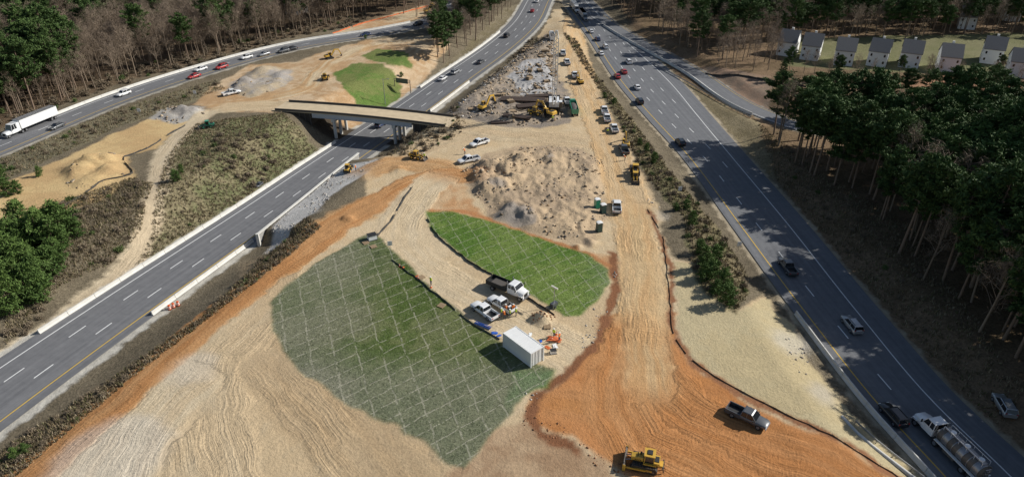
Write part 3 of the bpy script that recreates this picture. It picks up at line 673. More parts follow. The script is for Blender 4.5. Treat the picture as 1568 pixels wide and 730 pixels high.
def scatter(poly,sp,jit=.45,roadgap=3,seed=0):
    r=np.random.default_rng(seed);p=np.array(poly);x0,y0=p.min(0);x1,y1=p.max(0)
    gx,gy=np.meshgrid(np.arange(x0,x1,sp),np.arange(y0,y1,sp));gx=gx.ravel()+r.uniform(-jit,jit,gx.size)*sp;gy=gy.ravel()+r.uniform(-jit,jit,gy.size)*sp
    k=psd(gx,gy,poly)<0;gx=gx[k];gy=gy[k]
    for pl,_ in ROADS:
        d,_,ch=pdist(gx,gy,pl);k=abs(d)>ch[0]+roadgap;gx=gx[k];gy=gy[k]
    return gx,gy,H(gx,gy)
def plant(poly,sp,table,seed,roadgap=3,smin=.8,smax=1.15):
    gx,gy,gz=scatter(poly,sp,.45,roadgap,seed);r=random.Random(seed)
    for x,y,z in zip(gx,gy,gz):
        q=r.random();acc=0
        for w,nme,ms in table:
            acc+=w
            if q<acc:
                s=r.uniform(smin,smax);obj(nme,r.choice(ms),(x,y,z-.1),r.uniform(0,6.28),(s*r.uniform(.85,1.1),s*r.uniform(.85,1.1),s));break
    return len(gx)
def mix(p,b_): return [(p,'pine_tree',PINES),(b_,'bare_tree',BARES)]
cnt=0
cnt+=plant([(74,182),(71,160),(74,148),(79,138),(150,138),(152,168),(118,178),(95,185)],4.9,mix(.88,.12),11,3,.72,1.08)
cnt+=plant([(79,138),(77,118),(76,104),(76,92),(78,80),(81,62),(86,45),(90,20),(150,10),(150,138)],5.0,mix(.92,.08),110,3,.85,1.25)
cnt+=plant([(150,168),(150,10),(240,10),(260,160)],7.5,mix(.85,.15),111,3,.75,1.0)
cnt+=plant(GP([(1045,100),(1190,112),(1190,90),(1045,72)]),5.0,mix(.2,.75),12,5,.65,.9)
cnt+=plant(GP([(1190,128),(1568,142),(1750,150),(1750,124),(1568,117),(1190,106)]),7.5,mix(.10,.6),121,5,.35,.6)
cnt+=plant(GP([(1010,72),(1190,78),(1190,40),(1000,40)]),5.0,mix(.28,.72),122,5,.7,.95)
cnt+=plant(GP([(1190,64),(1700,54),(1700,25),(1190,30)]),5.4,mix(.4,.55),123,5,.65,.95)
cnt+=plant(GP([(940,30),(1700,30),(1800,-45),(905,-45)]),6.0,mix(.45,.52),13,5,.75,1.1)
cnt+=plant(GP([(1180,172),(1200,198),(1568,198),(1700,190),(1700,178),(1440,172)]),6,mix(.45,.35),14,5,.5,.75)
fl=GP([(-60,205),(0,194),(180,127),(450,56),(560,26)])+[(-60,400),(-60,440),(-380,440),(-400,230),(-200,190)]
cnt+=plant(fl,4.7,mix(.17,.81),15,4,.75,1.15)
cnt+=plant(GP([(-60,195),(0,182),(85,156),(140,130),(110,102),(0,115),(-60,120)]),4.6,mix(.85,.1),16,5,.8,1.05)
cnt+=plant(GP([(0,85),(130,62),(240,50),(230,40),(120,48),(0,66)]),6,mix(.8,0),161,5,.9,1.15)
cnt+=plant(GP([(640,28),(690,10),(700,-25),(560,-25),(520,8)]),6,mix(.35,.55),17,5,.7,1)
cnt+=plant(GP([(668,85),(700,88),(735,62),(768,25),(785,5),(790,-30),(720,-30),(690,30),(660,55)]),4.6,mix(.42,.55),18,4,.65,.95)
cnt+=plant([(18,420),(-40,520),(-120,900),(-30,900),(8,600)],11,mix(.6,0),19,8)
cnt+=plant([(-380,440),(-60,440),(-200,800),(-600,800)],14,mix(.3,.7),20,8,.9,1.2)
cnt+=plant([(60,520),(450,520),(600,900),(70,900)],15,mix(.5,.5),21,8,.9,1.2)
cnt+=plant(GP([(-60,420),(0,400),(0,368),(40,358),(85,348),(108,372),(95,418),(60,450),(10,470),(-60,500)]),3.0,[(.9,'young_pine_tree',YP)],22,1,.6,1.15)
for u,v,s in[(100,350,.8),(122,362,.6),(92,335,.5),(30,295,.5),(12,300,.7),(5,275,.6),(60,270,.35),(270,278,.5),(278,265,.3),(1080,410,.6),(1095,398,.55),(1072,388,.5),(1088,425,.65),(1105,440,.6),(1112,466,.7),(1095,450,.5),(1058,345,.45),(1050,320,.4),(1035,322,.3),(1080,430,.55),(1000,250,.4),(990,232,.3),(980,222,.3),(940,160,.35),(925,150,.3),(40,690,.25),(25,700,.3),(615,118,.3),(560,60,.3)]:
    x,y,z=GI(u,v);obj('young_pine_tree',random.choice(YP),(x,y,z-.1),random.uniform(0,6),s)
print('trees',cnt,time.time()-T0)
def shrubs(poly,sp,green,seed,smin=.4,smax=1.1,gap=1.5):
    gx,gy,gz=scatter(poly,sp,.5,gap,seed);r=random.Random(seed)
    for x,y,z in zip(gx,gy,gz):
        g=r.random()<green;obj('shrub',r.choice(SHG if g else SHB),(x,y,z-.05),r.uniform(0,6),r.uniform(smin,smax))
shrubs(GP(b1),2.0,.06,31,.3,.75);shrubs(GP(b2),2.2,.25,32,.3,.85);shrubs(GP(b3),3.0,.08,33,.4,1.1)
shrubs(GP([(0,250),(180,172),(330,125),(340,135),(180,190),(0,280)]),4,.2,34,.4,1.0)
shrubs(GP([(0,360),(120,300),(200,272),(235,280),(210,340),(160,385),(90,420),(0,470)]),3.2,.25,35,.4,1.1)
shrubs(GP([(0,470),(80,440),(60,470),(0,515)]),3,.2,36,.5,1.0)
shrubs(GP([(310,225),(345,205),(430,200),(420,232),(380,262),(350,248),(300,262)]),3.0,.12,37,.4,1.1)
shrubs(GP([(225,350),(255,250),(300,200),(430,178),(490,205),(400,270),(300,340),(200,400)]),6,.2,38,.25,.6)
shrubs(GP([(1170,190),(1240,330),(1340,480),(1420,600),(1500,600),(1400,400),(1300,280)]),5,.1,39,.3,.8,3)
shrubs(GP([(0,200),(180,133),(450,60),(560,35),(560,22),(450,40),(180,110),(0,172)]),3.6,.12,40,.7,1.6,2.5)
def tufts(name,polys,seed,cols,hs=(.25,.7)):
    r=np.random.default_rng(seed);Vs=[];Cs=[]
    for poly,n in polys:
        p=np.array(poly);a=p.min(0);b_=p.max(0);q=r.uniform(a,b_,(int(n*2.2),2));q=q[psd(q[:,0],q[:,1],poly)<0][:n]
        for pl,_ in ROADS:
            d,_,ch=pdist(q[:,0],q[:,1],pl);q=q[abs(d)>ch[0]+1.6]
        z=H(q[:,0],q[:,1]);N_=len(q)
        for k in range(5):
            h=r.uniform(hs[0],hs[1],N_);an=r.uniform(0,6.28,N_);w=r.uniform(.04,.11,N_);le=r.normal(0,.3,(N_,2))*h[:,None]
            o=r.normal(0,.14,(N_,2));dx=np.stack([np.cos(an)*w,np.sin(an)*w],1)
            b0=np.column_stack([q+o-dx,z-.05]);b1_=np.column_stack([q+o+dx,z-.05]);t=np.column_stack([q+o+le,z+h])
            Vs.append(np.stack([b0,b1_,t],1).reshape(-1,3));ci=r.integers(0,len(cols),N_);cc=np.array(cols)[ci]*r.uniform(.7,1.3,(N_,1));Cs.append(np.repeat(cc,3,0))
    V=np.concatenate(Vs);return obj(name,np_mesh(name,V,np.arange(len(V)).reshape(-1,3),{'Col':np.concatenate(Cs)},[attr_mat(name+'_blades')]))
dry=[(.28,.22,.135),(.19,.15,.095),(.34,.28,.19),(.12,.12,.05),(.14,.11,.07)]
tufts('dry_grass',[(GP(b1),7000),(GP(b2),7000),(GP(b3),4000),(GP([(170,430),(225,340),(255,240),(300,190),(430,172),(505,208),(400,275),(300,345)]),7000),(GP([(0,360),(120,300),(200,272),(235,280),(210,340),(160,385),(90,420),(0,510)]),5000),(GP([(0,245),(180,168),(330,122),(345,135),(180,195),(0,280)]),2500),(GP([(935,48),(1010,95),(1160,185),(1190,265),(1240,330),(1345,480),(1500,700),(1568,600),(1400,350),(1250,260),(1165,190)]),9000)],51,dry)
tufts('grass_clumps',[(GP(GA),5000)],52,[(.05,.10,.02),(.07,.13,.03),(.09,.13,.04)],(.03,.09))
tufts('grass_clumps',[(GP(GB),3000)],53,[(.07,.15,.02),(.10,.19,.03),(.12,.19,.04)],(.03,.09))
def rocks(name,polys,seed,cols,sz=(.12,.5),thr=.42):
    r=np.random.default_rng(seed);bm=bmesh.new();bmesh.ops.create_icosphere(bm,subdivisions=1,radius=1);bv=np.array([v.co[:] for v in bm.verts]);bf=np.array([[v.index for v in f.verts] for f in bm.faces]);bm.free()
    Vs=[];Fs=[];Cs=[];nn=0
    for poly,n in polys:
        p=np.array(poly);q=r.uniform(p.min(0),p.max(0),(int(n*2.2),2));q=q[psd(q[:,0],q[:,1],poly)<0][:n]
        cn=fbm(q[:,0]/4,q[:,1]/4,2,9);q=q[r.random(len(q))<ss((cn-thr)/.2)]
        z=H(q[:,0],q[:,1])
        for (x,y),zz in zip(q,z):
            s=sz[0]+(sz[1]-sz[0])*r.random()**3.5;s3=s*r.uniform(.6,1.3,3)*np.array([1,1,.7]);v=bv*(1+.3*r.normal(size=(len(bv),1)))*s3;a=r.uniform(0,6.28);c,s_=math.cos(a),math.sin(a)
            v=v@np.array([[c,s_,0],[-s_,c,0],[0,0,1]])+np.array([x,y,zz+s3[2]*.2]);Vs.append(v);Fs.append(bf+nn);nn+=len(bv);Cs.append(np.tile(np.array(cols[r.integers(len(cols))])*r.uniform(.75,1.2),(len(bv),1)))
    return obj(name,np_mesh(name,np.concatenate(Vs),np.concatenate(Fs),{'Col':np.concatenate(Cs)},[attr_mat('rock_surface',.9,.2,3)]))
gc=[(.40,.32,.23),(.28,.24,.19),(.47,.37,.26),(.22,.165,.11),(.42,.30,.18)]
rocks('rubble',[(RUB[0][0],2200),(RUB[3][0],350),(RUB[4][0],250),(RUB[2][0],350)],61,gc,(.06,.48),.43)
rocks('rubble',[(RUB[1][0],4600)],64,gc+[(.45,.43,.40),(.14,.12,.10)],(.08,.6),.36)
rocks('rubble',[(GP([(395,368),(430,312),(490,262),(575,240),(545,275),(480,322),(410,375)]),900),(GP([(1200,505),(1240,520),(1280,590),(1250,600),(1205,540)]),160),(GP([(940,400),(948,440),(915,520),(850,585),(812,620),(800,600),(870,550),(930,430)]),350),(GP([(985,300),(1090,330),(1085,345),(990,312)]),150)],62,[(.42,.39,.34),(.34,.32,.30),(.50,.46,.40),(.28,.24,.2)],(.06,.28))
rocks('rubble',[(GP([(806,615),(860,650),(930,700),(1000,730),(925,725),(800,650)]),300),(GP([(812,478),(850,480),(848,498),(815,498)]),200)],63,[(.33,.17,.09),(.26,.13,.07)],(.05,.22))
print('brush',time.time()-T0)

# ---------- VEHICLES ----------
def paintm(n,c,metal=0.): return mat('paint_'+n,c,.32,metal,.04,2,coat=.6)
P_={'white':paintm('white',(.80,.80,.79)),'silver':paintm('silver',(.42,.43,.44),.5),'grey':paintm('grey',(.12,.125,.13),.3),'black':paintm('black',(.018,.018,.02)),'red':paintm('red',(.42,.03,.03)),'blue':paintm('blue',(.03,.05,.12)),'green':paintm('green',(.05,.30,.17)),'yellow':mat('paint_yellow',(.60,.36,.05),.5,0,.25,2.5,coat=.1)}
glass=mat('window_glass',(.015,.018,.022),.08,0,.02,coat=.5);tyre=rub;rim=mat('wheel_rim',(.35,.35,.36),.4,.7);blk=mat('black_trim',(.025,.025,.025),.6);lite=mat('lamp_lens',(.7,.68,.6),.2);redl=mat('tail_lens',(.35,.02,.02),.3);dstl=mat('worn_steel',(.16,.14,.12),.6,.5,.3);wood=mat('timber',(.35,.25,.15),.8)
STD=lambda c:[P_[c],tyre,glass,rim,blk,lite,redl,dstl]
def greenhouse(mb,xb0,xt0,xt1,xb1,z0,z1,wb,wt):
    vs=[(xb0,-wb,z0),(xb1,-wb,z0),(xb1,wb,z0),(xb0,wb,z0),(xt0,-wt,z1),(xt1,-wt,z1),(xt1,wt,z1),(xt0,wt,z1)]
    mb.add(vs,[(0,1,5,4),(1,2,6,5),(2,3,7,6),(3,0,4,7)],2)
    rv=[(xt0-.06,-wt-.02,z1-.02),(xt1+.08,-wt-.02,z1-.02),(xt1+.08,wt+.02,z1-.02),(xt0-.06,wt+.02,z1-.02),(xt0+.1,-wt+.08,z1+.06),(xt1-.1,-wt+.08,z1+.06),(xt1-.1,wt-.08,z1+.06),(xt0+.1,wt-.08,z1+.06)]
    mb.add(rv,[(4,5,6,7),(0,1,5,4),(1,2,6,5),(2,3,7,6),(3,0,4,7),(3,2,1,0)],0)
    for sg in(-1,1):
        for (a,c) in((xb0,xt0),(xb1,xt1)): mb.beam((a,sg*wb,z0),(c,sg*wt,z1),.08,.09,0)
        x=(xb0+xb1)/2;x2=(xt0+xt1)/2;mb.beam((x-.2,sg*(wb+.005),z0),(x2,sg*(wt+.005),z1),.05,.1,0)
def lights(mb,xf,xr,hw,z,zr):
    for sg in(-1,1):
        mb.box(xf-.12,xf+.015,sg*hw*.72-.17,sg*hw*.72+.17,z-.08,z+.08,5);mb.box(xr-.015,xr+.12,sg*hw*.78-.14,sg*hw*.78+.14,zr-.1,zr+.12,6)
    mb.box(xf-.1,xf+.02,-hw*.45,hw*.45,z-.16,z+.03,4)
def mk_sedan():
    mb=MB();mb.loft([(-2.35,.76,.38,.82),(-2.2,.86,.26,.98),(-1.5,.91,.22,1.02),(-.5,.92,.2,.98),(.9,.92,.2,.97),(1.5,.91,.22,.88),(2.1,.86,.25,.76),(2.36,.72,.34,.64)],0)
    greenhouse(mb,-1.95,-1.2,.15,1.15,.95,1.42,.82,.62)
    for x in(-1.42,1.42):
        for y in(-.82,.82):mb.wheel(x,y,.33,.24)
    lights(mb,2.3,-2.32,.86,.62,.78);
    for sg in(-1,1):mb.box(.75,.92,sg*1.0-.09,sg*1.0+.09,.95,1.08,0)
    return mb
def mk_suv():
    mb=MB();mb.loft([(-2.35,.82,.42,1.05),(-2.25,.92,.32,1.12),(-1.4,.95,.28,1.12),(0,.96,.26,1.10),(1.0,.95,.28,1.08),(1.9,.92,.32,.98),(2.35,.8,.42,.8)],0)
    greenhouse(mb,-2.25,-1.95,.35,1.1,1.08,1.68,.88,.72)
    for x in(-1.4,1.4):
        for y in(-.85,.85):mb.wheel(x,y,.37,.26)
    lights(mb,2.28,-2.33,.9,.78,1.0)
    for y in(-.6,.6):mb.beam((-1.8,y,1.79),(.2,y,1.79),.05,.05,4)
    return mb
def mk_pickup(load=0):
    mb=MB();mb.loft([(-.75,.98,.42,1.12),(0,.99,.4,1.12),(1.3,.99,.4,1.12),(1.5,.99,.42,1.12),(2.6,.96,.45,1.05),(2.9,.88,.52,.92)],0)
    greenhouse(mb,-.72,-.55,.75,1.45,1.10,1.80,.92,.76)
    mb.box(-2.95,-.7,-.98,-.86,.45,1.14,0);mb.box(-2.95,-.7,.86,.98,.45,1.14,0);mb.box(-2.97,-2.87,-.86,.86,.45,1.12,0);mb.box(-.82,-.72,-.86,.86,.5,1.13,0);mb.box(-2.87,-.82,-.86,.86,.5,.62,4)
    mb.box(-3.07,-2.97,-.9,.9,.42,.6,4);mb.box(2.88,3.0,-.9,.9,.42,.62,3)
    for x in(-1.85,1.9):
        for y in(-.86,.86):mb.wheel(x,y,.41,.28);mb.box(x-.5,x+.5,(y+.115 if y>0 else y-.165),(y+.165 if y>0 else y-.115),.82,.9,0)
    lights(mb,2.85,-2.97,.92,.8,.9)
    for sg in(-1,1):mb.box(1.05,1.2,sg*1.12-.12,sg*1.12+.12,1.12,1.32,4)
    if load:
        mb.box(-1.25,-.85,-.84,.84,.64,1.3,7);
        for k in range(4):mb.box(-2.7+k*.38,-2.42+k*.38,-.6+.3*(k%2),.1+.3*(k%2),.63,.9+.1*(k%3),[4,7,0,7][k])
        mb.beam((-2.9,.8,1.2),(-.8,.8,1.2),.06,.06,4);mb.beam((-2.9,-.8,1.2),(-.8,-.8,1.2),.06,.06,4)
    return mb
def cabtruck(mb,x0,x1,zt=2.9,m=0):
    mb.box(x0,x0+2.0,-1.15,1.15,.9,2.0,m);greenhouse(mb,x0+.05,x0+.15,x0+1.5,x0+1.98,2.0,zt,1.13,1.0)
    mb.loft([(x0+1.95,1.08,.75,1.95),(x1-.9,1.02,.75,1.8),(x1-.1,.9,.75,1.6)],m)
    mb.box(x1-.12,x1+.12,-1.15,1.15,.45,.8,3);mb.box(x1-.1,x1,-.5,.5,.85,1.45,4)
    for sg in(-1,1):
        mb.box(x1-.95,x1-.15,sg*1.02-.18,sg*1.02+.18,1.05,1.3,m);mb.wheel(x1-.75,sg*1.0,.5,.3);mb.box(x0+1.9,x0+2.0,sg*1.4-.12,sg*1.4+.12,1.9,2.4,4);mb.cyl((x0-.1,sg*.9,1),(x0-.1,sg*.9,3.2),.08,.08,8,3)
def mk_semi():
    mb=MB();cabtruck(mb,5.2,9.2,3.5);mb.box(4.2,5.2,-1.15,1.15,1.0,3.6,0)
    mb.box(-1,8.4,-.45,.45,.6,.95,4)
    mb.box(-9.6,4.0,-1.3,1.3,1.25,4.05,8);mb.box(-9.62,-9.58,-.03,.03,1.3,4.0,4)
    for z in (1.3,4.0):mb.box(-9.6,4.02,-1.32,1.32,z-.05,z+.05,3)
    for x in(-8.2,-6.9,2.6,3.9):
        for y in(-1.0,1.0):mb.wheel(x,y,.5,.5)
    return mb
def mk_tanker():
    mb=MB();cabtruck(mb,2.0,5.8,2.9);mb.box(-5.6,4,-.45,.45,.7,1.0,4)
    xs_=np.linspace(-5.4,1.4,9)
    for i in range(8): mb.cyl((xs_[i]+.02,0,2.0),(xs_[i+1]-.02,0,2.0),1.12,1.12,20,7 if i%3 else 3)
    for x in xs_: mb.cyl((x-.05,0,2.0),(x+.05,0,2.0),1.18,1.18,20,3)
    mb.cyl((1.45,0,2),(1.7,0,2),1.1,.7,20,7);mb.cyl((-5.45,0,2),(-5.7,0,2),1.1,.7,20,7)
    mb.box(-5.2,1.2,-.35,.35,3.13,3.2,3)
    for x in(-4.5,-2.2,0.2): mb.cyl((x,0,3.1),(x,0,3.42),.35,.35,12,0)
    for y in(-.6,.6):
        mb.beam((-5.2,y,3.6),(1.2,y,3.6),.05,.05,0)
        for x in np.linspace(-5.2,1.2,6):mb.beam((x,y,2.9),(x,y,3.6),.04,.04,0)
    for y in(-1.1,1.1):mb.box(-5.5,1.4,y-.2,y+.2,1.05,1.2,0);mb.box(-2.2,-.3,y-.22,y+.22,.65,1.04,7)
    for x in(-4.8,-3.5,1.2):
        for y in(-1.0,1.0):mb.wheel(x,y,.5,.5)
    for k in range(6):mb.box(-5.85,-5.7,-.4,.4,.8+k*.4,.84+k*.4,3)
    return mb
def mk_flatbed():
    mb=MB();cabtruck(mb,.9,4.3,2.7);mb.box(-3.6,3,-.4,.4,.65,.95,4);mb.box(-3.9,.7,-1.2,1.2,1.0,1.2,4)
    mb.box(.6,.72,-1.2,1.2,1.2,2.4,4)
    for y in(-1.17,1.17):mb.box(-3.9,.6,y-.03,y+.03,1.2,1.85,4)
    mb.box(-3.93,-3.87,-1.1,1.1,1.2,1.85,4)
    mb.box(-3.0,-.4,-.9,.9,1.22,1.5,7)
    for y in(-1.0,1.0):mb.wheel(-2.4,y,.5,.5)
    return mb
def mk_dumptrailer():
    mb=MB();cabtruck(mb,4.2,7.8,2.9,8);mb.box(-6,6,-.4,.4,.7,1.0,4)
    mb.box(-6.5,3.6,-1.25,1.25,1.1,1.3,0);
    for y in(-1.22,1.22):mb.box(-6.5,3.6,y-.06,y+.06,1.3,2.9,0)
    mb.box(-6.55,-6.45,-1.16,1.16,1.3,2.9,0);mb.box(3.5,3.6,-1.16,1.16,1.3,2.9,0);mb.loft([(-6,.9,1.3,2.3),(-3,1.1,1.3,2.75),(0,1.1,1.3,2.7),(3,.9,1.3,2.3)],7)
    for k in range(9):
        for y in(-1.3,1.3):mb.box(-6.4+k*1.2,-6.25+k*1.2,y-.04,y+.04,1.3,2.95,0)
    for x in(-5.6,-4.3,3.0,4.3):
        for y in(-1.0,1.0):mb.wheel(x,y,.5,.5)
    return mb
def track(mb,x0,x1,y,w,h,m=4):
    prof=[(x0+.35,.02),(x1-.35,.02),(x1-.05,.3),(x1,h*.6),(x1-.3,h),(x0+.3,h),(x0,h*.6),(x0+.05,.3)]
    mb.prism(prof,y-w/2,y+w/2,m)
    for k in range(int((x1-x0)/.22)):
        x=x0+.3+k*.22
        if x<x1-.3: mb.box(x,x+.07,y-w/2-.02,y+w/2+.02,h-.01,h+.05,7)
    for k in range(5):
        x=x0+.55+k*(x1-x0-1.1)/4
        for sg in(-1,1):mb.cyl((x,y+sg*(w/2),h*.38),(x,y+sg*(w/2+.03),h*.38),.2,.2,10,7)
def mk_dozer():
    mb=MB()
    for y in(-1.05,1.05):track(mb,-1.9,1.9,y,.62,1.05);mb.box(-1.2,1.2,y-.2 if y>0 else y-.34,y+.34 if y>0 else y+.2,.35,.7,0)
    mb.box(-1.9,1.6,-.7,.7,.5,1.2,4)
    mb.loft([(.2,.58,1.2,2.0),(1.0,.56,1.2,1.95),(1.9,.5,1.1,1.75)],0,False);mb.box(1.9,1.96,-.42,.42,1.15,1.65,4)
    for x in(.5,.75,1.0,1.25):mb.box(x,x+.12,-.6,.6,1.4,1.6,4)
    mb.cyl((1.0,.25,1.9),(1.0,.25,2.7),.07,.07,8,4);mb.cyl((.6,-.2,1.95),(.6,-.2,2.35),.12,.12,8,4)
    mb.box(-1.7,.15,-1.0,1.0,1.2,1.4,0);mb.box(-2.1,-1.3,-.8,.8,1.2,1.7,0);mb.box(-2.0,-1.4,-.5,.5,1.7,1.78,4)
    mb.box(-1.25,.05,-.72,.72,1.4,2.65,2,.06,.06)
    for x in(-1.28,.05):
        for y in(-.74,.74):mb.beam((x,y,1.4),(x+(.04 if x<0 else -.04),y*.93,2.7),.1,.1,0)
    mb.box(-1.4,.15,-.8,.8,2.68,2.8,0);mb.box(-1.0,-.3,-.4,.4,2.8,2.92,4)
    for y in(-1.45,1.45):mb.beam((-.3,y,.55),(2.55,y,.5),.14,.26,0)
    mb.beam((1.6,.4,1.3),(2.65,.5,1.0),.12,.12,3);mb.beam((1.6,-.4,1.3),(2.65,-.5,1.0),.12,.12,3)
    pr=[(2.75,.05),(2.62,.25),(2.55,.6),(2.6,.95),(2.78,1.25),(2.86,1.22),(2.72,.93),(2.67,.6),(2.74,.3),(2.92,.08)]
    mb.prism(pr,-1.75,1.75,7);
    for y in(-1.78,1.78):mb.box(2.5,2.9,y-.03,y+.03,.05,1.25,0)
    mb.box(-2.6,-2.1,-.5,.5,.7,1.1,0)
    for y in(-.7,0,.7):mb.beam((-2.6,y,1.1),(-2.75,y,.15),.1,.18,7)
    mb.box(-2.7,-2.5,-.9,.9,.8,1.0,7)
    return mb
def mk_excavator():
    mb=MB()
    for y in(-1.15,1.15):track(mb,-1.9,1.9,y,.6,.9)
    mb.box(-.8,.8,-.9,.9,.4,.8,4);mb.cyl((0,0,.8),(0,0,1.05),.7,.7,16,4)
    mb.box(-2.3,1.1,-1.3,1.3,1.05,1.35,4);mb.box(-2.3,-.3,-1.3,1.3,1.35,2.1,0,.08,.05);mb.box(-1.9,-.7,-.9,.9,2.1,2.2,4);mb.cyl((-1.0,.5,2.1),(-1.0,.5,2.6),.07,.07,8,4)
    mb.loft([(-2.6,1.2,1.1,1.9),(-2.2,1.3,1.05,2.1)],0)
    mb.box(-.2,1.2,.45,1.28,1.35,2.75,2,.06,.05);mb.box(-.25,1.15,.42,1.3,2.75,2.85,0)
    for x in(-.2,1.2):
        for y in(.45,1.28):mb.beam((x,y,1.35),(x*.95,y,2.8),.09,.09,0)
    a=(.9,-.2,1.6);b_=(2.9,-.2,4.3);c=(5.1,-.2,4.0);d=(6.0,-.2,1.6)
    mb.beam(a,b_,.4,.6,0);mb.beam(b_,c,.38,.5,0);mb.beam((4.8,-.2,4.4),d,.3,.42,0)
    mb.beam((1.3,-.5,1.4),(3.0,-.5,3.6),.12,.14,3);mb.beam((1.3,.1,1.4),(3.0,.1,3.6),.12,.14,3);mb.beam((3.4,-.2,4.8),(5.0,-.2,4.75),.14,.14,3);mb.beam((5.2,-.2,4.0),(6.3,-.2,2.0),.1,.12,3)
    mb.prism([(5.7,1.6),(6.3,1.7),(6.5,1.1),(6.2,.5),(5.6,.4),(5.2,.9),(5.4,.9),(5.7,.6),(6.1,.7),(6.2,1.1),(6.0,1.4)],-.75,.35,7)
    return mb
def mk_loader():
    mb=MB()
    for x in(-1.4,1.4):
        for y in(-1.05,1.05):mb.wheel(x,y,.75,.55,1,0)
    mb.box(-2.9,-.6,-.8,.8,.9,1.9,0,.05,.1);mb.box(-2.5,-1.2,-.5,.5,1.9,1.98,4);mb.box(-3.05,-2.85,-.95,.95,.7,1.5,4);mb.box(-.6,1.9,-.55,.55,.7,1.2,4)
    mb.box(-.9,.5,-.75,.75,1.4,3.0,2,.08,.08);mb.box(-1.0,.55,-.85,.85,3.0,3.12,0);mb.box(-.9,.55,-.8,.8,1.2,1.45,0)
    for x in(-.9,.5):
        for y in(-.76,.76):mb.beam((x,y,1.4),(x*.9,y*.93,3.0),.1,.1,0)
    for y in(-.55,.55):mb.beam((.6,y,1.7),(2.4,y,1.2),.16,.3,0);mb.beam((2.4,y,1.2),(3.2,y,.5),.16,.26,0)
    mb.prism([(3.1,.1),(4.2,.05),(4.25,.12),(3.3,.3),(3.15,.8),(3.5,1.25),(3.4,1.3),(3.0,.85),(2.95,.4)],-1.35,1.35,7)
    for y in(-1.35,1.35):mb.prism([(3.1,.1),(4.2,.05),(3.5,1.25),(3.0,.8)],y-.03,y+.03,7)
    mb.cyl((-1.8,.4,1.9),(-1.8,.4,2.6),.06,.06,8,4)
    return mb
def mk_crane():
    mb=MB()
    for y in(-2.2,2.2):track(mb,-3.2,3.2,y,.9,1.1)
    mb.box(-1.2,1.2,-1.9,1.9,.5,1.0,4);mb.cyl((0,0,1),(0,0,1.35),1.1,1.1,16,4);mb.box(-3.8,1.8,-1.5,1.5,1.35,2.9,0);mb.box(-4.6,-3.8,-1.8,1.8,1.3,3.1,4)
    mb.box(.6,2.3,1.5,2.4,1.4,3.1,2,.08,.05);mb.box(.5,2.35,1.45,2.45,3.1,3.2,0)
    p0=Vector((1.8,0,1.8));p1=Vector((6.5,0,25));n=20;w=1.3
    side=Vector((0,1,0));d=(p1-p0).normalized();up=d.cross(side)
    cs=[(1,1),(1,-1),(-1,-1),(-1,1)]
    def pt(i,c):
        t=i/n;ww=w*min(1,.3+t*6,.3+(1-t)*6);return p0+(p1-p0)*t+side*c[0]*ww*.5+up*c[1]*ww*.5
    for c in cs:
        for i in range(n): mb.beam(pt(i,c),pt(i+1,c),.22,.22,8)
    for i in range(n):
        for k in range(4): mb.beam(pt(i,cs[k]),pt(i+1,cs[(k+1)%4]),.13,.13,8)
    mb.beam((-3,0,2.9),(-1.5,0,7.5),.2,.2,8);mb.beam((-1.5,0,7.5),p1,.06,.06,4);mb.beam(p1,(p1.x,0,6),.06,.06,4);mb.box(p1.x-.3,p1.x+.3,-.3,.3,5.2,6,4)
    return mb
MESHC={}
BUILD={'sedan':mk_sedan,'suv':mk_suv,'pickup':mk_pickup,'loaded':lambda:mk_pickup(1),'semi':mk_semi,'tanker':mk_tanker,'flatbed':mk_flatbed,'dumpt':mk_dumptrailer,'dozer':mk_dozer,'excavator':mk_excavator,'loader':mk_loader,'crane':mk_crane}
NAMES={'sedan':'car','suv':'suv_car','pickup':'pickup_truck','loaded':'pickup_truck','semi':'semi_trailer_truck','tanker':'tanker_truck','flatbed':'flatbed_truck','dumpt':'dump_trailer_truck','dozer':'bulldozer','excavator':'excavator','loader':'wheel_loader','crane':'crawler_crane'}
def veh(kind,color,x,y,z,h,sc=1):
    k=(kind,color)
    if k not in MESHC: MESHC[k]=BUILD[kind]().mesh(kind+color,STD(color)+[P_['white']])
    return obj(NAMES[kind],MESHC[k],(x,y,z+.01),h,sc)
def put(kind,color,u,v,u2,v2,sc=1,dz=0):
    x,y,z=GI(u,v);x2,y2=G(u2,v2,z);return veh(kind,color,x,y,z+dz,math.atan2(y2-y,x2-x),sc)
def onroad(kind,color,pl,u,v,zr,dirn=1,zo=.0,sc=1.0):
    x,y=G(u,v,zr);d,s,ch=pdist(np.array([x]),np.array([y]),pl);s=float(s[0]);d=float(d[0])
    a=offset_pts(pl,d,s,s+.5,1)[0];b_=offset_pts(pl,d,s+2,s+2.5,1)[0]
    return veh(kind,color,a[0],a[1],a[2]+zo,math.atan2(b_[1]-a[1],b_[0]-a[0])+(0 if dirn>0 else math.pi),sc)
put('pickup','grey',1143,642,1240,688)
put('dozer','yellow',986,712,930,700,.92)
put('pickup','white',742,480,705,455);put('loaded','white',768,470,735,450)
put('flatbed','white',776,447,812,462)
put('pickup','white',718,248,700,252);put('pickup','white',734,222,722,226)
put('pickup','white',944,320,943,300);put('pickup','white',929,184,925,172);put('pickup','white',940,200,936,190)
put('loader','yellow',972,266,968,240,.85);put('loader','yellow',972,276,975,300,.7);put('excavator','yellow',958,224,955,210,.7)
put('loader','yellow',638,243,655,246,.7);put('loader','yellow',533,262,540,250,.65)
put('pickup','white',355,145,380,140)
put('excavator','yellow',742,168,760,160,.85);put('excavator','yellow',840,178,820,172,.9);put('loader','yellow',820,176,850,180,.8)
put('dumpt','green',878,170,874,155,.8);put('pickup','white',868,158,864,150)
